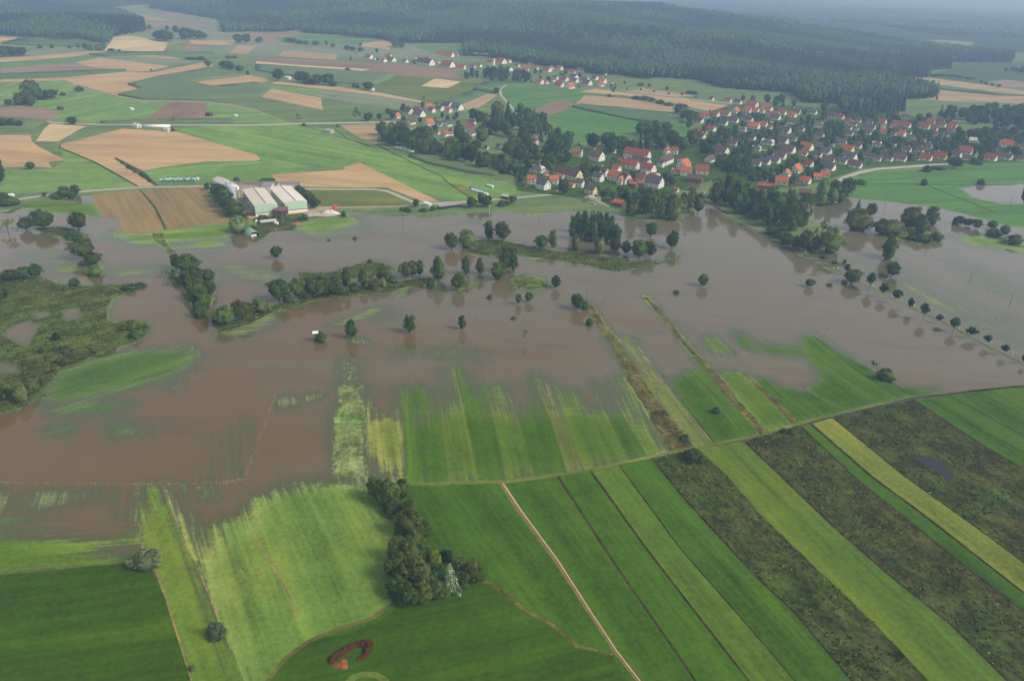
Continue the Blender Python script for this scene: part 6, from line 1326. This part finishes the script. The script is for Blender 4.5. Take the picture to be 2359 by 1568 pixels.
def lshed(x0, y0, x1, y1, label, rc, wc=(110,96,80)):
    a = h1(x0, y0); b = h1(x1, y1); L = math.hypot(b[0]-a[0], b[1]-a[1]); ang = math.atan2(b[1]-a[1], b[0]-a[0])
    t = empty('open_shed', tuple((a+b)/2), ang); tag(t, label, 'shed')
    b_ = MB()
    for i in range(6): x_ = -L/2+L*i/5; b_.box(x_-.12, x_+.12, -2.1, -1.9, 0, 2.4); b_.box(x_-.12, x_+.12, 1.9, 2.1, 0, 2.4)
    b_.box(-L/2, L/2, 1.9-.2, 1.9, 0, 2.2); paint(b_.build('posts', M['wood'], t), wc)
    V = [(-L/2-.3,-2.6,2.4),(L/2+.3,-2.6,2.4),(L/2+.3,2.6,3.1),(-L/2-.3,2.6,3.1)]; V += [(p,q,r_+.15) for p,q,r_ in V]
    paint(mesh_obj('roof', V, [(3,2,1,0),(4,5,6,7),(0,1,5,4),(1,2,6,5),(2,3,7,6),(3,0,4,7)], M['metal'], t), rc)
lshed(1010, 482, 1064, 475, 'long low grey roofed open shed beside the lane', (150,140,134))
# hunting stand in the flood
P = h1(728, 786); t = empty('hunting_stand', tuple(P), R(20)); tag(t, 'white roofed raised hunting stand in the flood beside a round bush', 'hunting stand')
b_ = MB()
for sx in (-.8, .8):
    for sy in (-.8, .8): b_.tube((sx*1.25, sy*1.25, -.5), (sx, sy, 3), .09, .09, 5)
b_.tube((-1.2, -.9, .6), (1.0, -.8, 2.6), .06, .06, 4); b_.tube((1.2, -.9, .6), (-1.0, -.8, 2.6), .06, .06, 4); b_.build('legs', M['wood'], t)
b_ = MB(); b_.box(-1, 1, -1, 1, 3, 4.9); b_.build('cabin', M['wood'], t)
b_ = MB(); b_.box(-1.5, 1.5, -1.5, 1.5, 4.95, 5.12); paint(b_.build('roof', M['paint'], t), (236,238,236))
b_ = MB(); b_.box(-.6, .6, -1.03, -.97, 3.8, 4.4); b_.build('window', M['glass'], t)
# ------------------------------------------------------------------ poles
def pole(x, y, hpx, label, arms=1, col=(110,100,88), group='power poles', lean=0):
    P = h1(x, y); h_ = hpx*mpp(P)/.93; t = empty('power_pole', tuple(P), R(30)); tag(t, label, 'power pole', group); t.rotation_euler[1] = R(lean)
    b_ = MB(); b_.tube((0,0,-1), (0,0,h_), .17, .11, 7); paint(b_.build('mast', M['paint'], t), col)
    for i in range(arms):
        b_ = MB(); z_ = h_*(.93-.12*i); b_.box(-1.3, 1.3, -.07, .07, z_-.07, z_+.07); a_ = paint(b_.build('cross_arm', M['paint'], t), col)
        b_ = MB()
        for s_ in (-1.2, 0, 1.2): b_.tube((s_, 0, z_+.07), (s_, 0, z_+.35), .07, .05, 5)
        paint(b_.build('insulators', M['paint'], a_), (210,210,205))
pole(928, 526, 49, 'tall power pole in the flood below the farm lane'); pole(1127, 495, 22, 'pale power pole at the shoreline by the lane', 1, (196,190,176)); pole(652, 513, 28, 'green grey power pole in front of the halls', 1, (130,150,134))
pole(1241, 514, 18, 'short pole with white insulators in the flood below the farm meadow'); pole(2036, 486, 32, 'power pole in the flood nearest the village corner wood'); pole(2243, 468, 16, 'power pole on the right meadow at the ditch end'); pole(2326, 470, 20, 'power pole by the right hand pond')
pole(2131, 588, 28, 'power pole in the flood right of the tall willow'); pole(2232, 652, 29, 'second power pole in the open flood at the right'); pole(2324, 705, 30, 'rightmost power pole in the open flood'); pole(1390, 703, 24, 'twin armed pole in the flood beside the debris line', 2); pole(1351, 690, 20, 'thin pole behind the tree at the start of the rough strip')
# delineator posts along the flooded road
for i, (x, y, lb) in enumerate([(1848,587,'by the first small trees'),(1856,583,'beside the lone white sign'),(1919,620,'left of the round bush'),(1929,619,'nearest the round bush'),(2010,659,'right of the tall round tree'),(2105,706,'before the dry road starts'),(2209,758,'beside the big avenue tree'),(2283,788,'beside the third last tree'),(2332,817,'near the right edge')]):
    P = h1(x, y); t = empty('road_post', tuple(P)); tag(t, f'white road post on the flooded road, {lb}', 'road post', 'white road posts')
    b_ = MB(); b_.box(-.12, .12, -.1, .1, -.5, 1.6); paint(b_.build('post', M['paint'], t), (236,236,232))
    b_ = MB(); b_.box(-.13, .13, -.11, .11, 1.0, 1.3); paint(b_.build('band', M['paint'], t), (30,30,30))
# ------------------------------------------------------------------ vehicles
def vehicle(x, y, rz, col, label, L=4.3, W=1.75, h_=1.45, van=False, conv=None, name='parked_car'):
    P = h1(*(conv(x, y) if conv else (x, y))); t = empty(name, tuple(P), R(rz)); tag(t, label, 'van' if van else 'car')
    hb = h_*.58 if not van else h_
    prof = [(-L/2,.35),(L/2,.35),(L/2,hb*.9),(L/2-.15,hb),(-L/2+.1,hb),(-L/2,hb*.9)] if not van else [(-L/2,.35),(L/2,.35),(L/2,h_*.5),(L/2-.9,h_*.62),(L/2-1.5,h_),(-L/2,h_)]
    n = len(prof); V = [(a,-W/2,b) for a, b in prof]+[(a,W/2,b) for a, b in prof]
    Fc = [tuple(range(n)), tuple(range(2*n-1, n-1, -1))]+[(i, n+i, n+(i+1) % n, (i+1) % n) for i in range(n)]
    paint(mesh_obj('body', V, Fc, M['paint'], t), col)
    if not van:
        V = [(-L*.36,-W*.46,hb),(L*.24,-W*.46,hb),(L*.24,W*.46,hb),(-L*.36,W*.46,hb),(-L*.26,-W*.38,h_-.05),(L*.08,-W*.38,h_-.05),(L*.08,W*.38,h_-.05),(-L*.26,W*.38,h_-.05)]
        mesh_obj('window', V, [(4,5,6,7),(0,1,5,4),(1,2,6,5),(2,3,7,6),(3,0,4,7)], M['glass'], t)
        b_ = MB(); b_.box(-L*.27, L*.09, -W*.39, W*.39, h_-.05, h_); paint(b_.build('roof', M['paint'], t), col)
    else:
        b_ = MB(); b_.add([(L/2-.9,-W*.44,h_*.64),(L/2-.88,W*.44,h_*.64),(L/2-1.46,W*.42,h_*.96),(L/2-1.46,-W*.42,h_*.96)], [(0,1,2,3)]); b_.build('window', M['glass'], t)
    for sx in (-1, 1):
        for sy in (-1, 1):
            b_ = MB(); b_.tube((sx*L*.31, sy*(W/2-.2), .33), (sx*L*.31, sy*(W/2+.02), .33), .33, .33, 12); b_.build('wheel', M['rubber'], t)
ZC = lambda zx, zy: (1199.3+zx/9.092, 313.6+zy/9.092)
vehicle(675, 1170, 10, (166,40,44), 'red car parked on the lane before the white gabled farmhouse', conv=ZC)
vehicle(750, 1160, 70, (150,176,206), 'light blue car parked right of the red car', conv=ZC)
vehicle(1420, 1285, -15, (236,236,232), 'white car parked left of the cream van in the yard', conv=ZC)
vehicle(1500, 1310, -5, (222,214,198), 'cream box van parked in the yard before the brown roofed barn', 5.6, 2.1, 2.5, True, conv=ZC, name='parked_van')
vehicle(1330, 1375, 5, (70,112,170), 'blue car parked on the grass below the big round tree', conv=ZC)
vehicle(1515, 1430, -25, (190,198,206), 'silver car at the edge of the yard above the flood', conv=ZC)
vehicle(590, 535, -70, (60,130,190), 'blue tractor car parked beside the nearest silo', conv=PB)
Z4 = lambda zx, zy: (1748.1+zx/9.092, 313.6+zy/9.092)
vehicle(275, 815, 40, (222,206,130), 'pale yellow car on the village road above the long red roof', conv=Z4); vehicle(265, 915, 40, (50,60,74), 'dark car on the village road above the long red roof', conv=Z4); vehicle(190, 950, 40, (230,230,226), 'white car at the lower end of the village road', conv=Z4)
vehicle(1880/9.092*9.092, 1190, -40, (216,220,224), 'white car half hidden by trees in the old farm village', conv=lambda a, b: (1411+a/9.092, 313.6+b/9.092))
# ------------------------------------------------------------------ wood chip heaps in the lower meadow
def ring_heap(label):
    P = h1(805, 1508); rng = random.Random(9); out = [(752,1517),(770,1502),(795,1486),(830,1474),(851,1470),(860,1482),(855,1500),(840,1517),(823,1521),(822,1514),(833,1505),(836,1492),(822,1490),(800,1502),(788,1510),(770,1522),(758,1532)]
    Q = hit(np.array(out))[:, :2]-P[:2]; lo, hi = Q.min(0), Q.max(0); s = .45; V = []; idx = {}
    nx, ny = int((hi[0]-lo[0])/s)+2, int((hi[1]-lo[1])/s)+2
    gx = np.array([(lo[0]+i*s, lo[1]+j*s) for j in range(ny) for i in range(nx)]); d = sdist(Q, gx); hh = np.where(d > 0, np.minimum(1.3, d*.8)+.12, -.1)
    V = [(x, y, z*rng.uniform(.55, 1.35)) for (x, y), z in zip(gx, hh)]
    Fc = []
    for j in range(ny-1):
        for i in range(nx-1):
            k_ = [j*nx+i, j*nx+i+1, (j+1)*nx+i+1, (j+1)*nx+i]
            if max(hh[q] for q in k_) > 0: Fc.append(tuple(k_))
    us = sorted({q for f in Fc for q in f}); mp = {q: i for i, q in enumerate(us)}
    o = mesh_obj('compost_heap', [V[q] for q in us], [tuple(mp[q] for q in f) for f in Fc], M['earth']); o.location = P; paint(o, (70,46,28)); tag(o, label, 'heap')
ring_heap('curved dark brown compost heap on the lower meadow')
heap(786, 1530, 2.2, 1.9, 1.1, 'orange brown chip mound below the curved compost heap', (134,88,48), 'chip_mound', 4)
# ------------------------------------------------------------------ driftwood and floating reed lines: nobody could count the bits
def drift(name, lines, label, col, n_per_m=2.2, seed=1, size=.5):
    rng = np.random.default_rng(seed); Vs = []; Fs = []; n = 0
    for pts, wd in lines:
        Q = hit(np.array(pts, float))
        for a, b in zip(Q[:-1], Q[1:]):
            L = np.hypot(*(b-a)[:2]); k_ = int(L*n_per_m*max(1, wd))
            gate = np.sin(np.arange(k_)*.05+seed)+rng.normal(0, .7, k_)
            for i in range(k_):
                if gate[i] < .1: continue
                p = a+(b-a)*rng.uniform(); p = p+np.array([rng.normal(0, wd*.5), rng.normal(0, wd*.5), 0])
                l, w_, h_ = size*rng.uniform(.5, 2.0), size*rng.uniform(.3, .8), size*rng.uniform(.25, .8); an = rng.uniform(0, 3.14); ca, sa = math.cos(an), math.sin(an)
                B_ = [(-l,-w_,-.1),(l,-w_*.6,-.1),(l*.8,w_,-.1),(-l*.7,w_*.8,-.1),(-l*.4,0,h_),(l*.5,0,h_*.8)]
                Vs += [(p[0]+x*ca-y*sa, p[1]+x*sa+y*ca, p[2]+z) for x, y, z in B_]
                Fs += [(n,n+1,n+5),(n,n+5,n+4),(n+1,n+2,n+5),(n+2,n+3,n+4),(n+2,n+4,n+5),(n+3,n,n+4)]; n += 6
    me = mesh_np(name, np.array(Vs), np.array(Fs), 3, M['earth']); o = bpy.data.objects.new(name, me); COL.objects.link(o); paint(o, col); o['kind'] = 'stuff'; tag(o, label, 'debris')
drift('floating_straw', [([(-20,1108),(60,1112)],.7),([(0,1111),(300,1114),(390,1114),(480,1112),(520,1111),(560,1106)],.8),([(300,1117),(340,1113),(395,1115)],2.0),([(318,1118),(312,1150)],1.2),([(385,1115),(392,1160)],1.2),([(510,1113),(540,1106),(565,1098),(580,1060),(600,1000),(622,945),(637,900)],1.0),([(510,1112),(560,1103)],2.4),([(318,1190),(325,1230),(335,1262)],1.4),([(300,1210),(325,1208)],.7),([(308,1245),(330,1250)],1.2)], 'tan floating straw lines on the lower left flood', (150,134,100), 3.2, 1, .24)
drift('floating_reed', [([(845,770),(900,768)],.8),([(890,768),(910,765)],1.5),([(960,763),(1000,760),(1008,759)],2.0),([(1048,765),(1065,757)],1.0),([(1080,745),(1100,728),(1110,720)],1.0),([(1345,705),(1400,694),(1420,690),(1440,688)],1.6),([(1450,686),(1480,683)],1.0),([(1540,673),(1570,675),(1600,672),(1625,668),(1640,662)],1.4),([(1640,655),(1700,652),(1760,648),(1800,652)],1.2),([(1632,720),(1660,730),(1690,733)],1.0),([(1690,734),(1760,738)],.7),([(1880,750),(1902,758)],1.0),([(2090,836),(2110,835)],1.0),([(2150,832),(2175,829)],1.0),([(835,527),(860,538),(925,517)],.6),([(770,552),(850,549)],1.0),([(860,547),(900,540),(980,533),(1000,527),(1040,518),(1060,514)],2.2),([(820,498),(850,512),(920,518)],.8),([(690,535),(715,553),(740,553)],1.5),([(1180,520),(1210,523),(1240,522)],1.6),([(1250,520),(1310,512)],.7),([(1530,585),(1535,600),(1555,598),(1560,590)],2.5),([(1470,545),(1510,560),(1535,575)],2.0),([(1430,500),(1465,515)],1.0),([(1290,590),(1390,596),(1480,612),(1560,592)],1.2),([(300,655),(340,655),(360,640)],1.2),([(410,858),(460,870)],.01),([(225,635),(300,650),(370,632)],1.6),([(340,782),(400,790)],.8),([(1180,735),(1200,728)],1.2),([(1018,666),(1080,678),(1108,640)],1.2)], 'brown floating reed lines on the middle flood', (122,112,78), 1.5, 2, .5)
drift('east_flotsam', [([(2060,620),(2140,648)],1.0),([(2140,650),(2250,690)],1.0),([(2170,690),(2250,715),(2330,745)],1.5),([(2250,660),(2358,700)],1.5),([(2290,712),(2358,735)],1.5),([(2120,655),(2190,682)],1.0),([(2130,570),(2160,580)],1.0),([(2020,575),(2150,580)],.6)], 'thin olive flotsam streaks on the right hand flood', (118,118,80), .8, 3, .55)
# ================================================================== THE AIR
hz = MB(); hz.box(-9600, 9600, -350, 14600, -3.0, 188.0)
k = NT('haze_air'); k.t.nodes.remove(k.p)
pv = k.n('ShaderNodeVolumePrincipled'); pv.inputs['Color'].default_value = (0.42, 0.65, 0.95, 1); pv.inputs['Absorption Color'].default_value = (0.2, 0.2, 0.2, 1)
pv.inputs['Density'].default_value = 0.00025; pv.inputs['Anisotropy'].default_value = 0.1
k.t.links.new(pv.outputs[0], k.out.inputs['Volume'])
ho = hz.build('haze', k.m); ho['kind'] = 'stuff'; ho.display_type = 'WIRE'
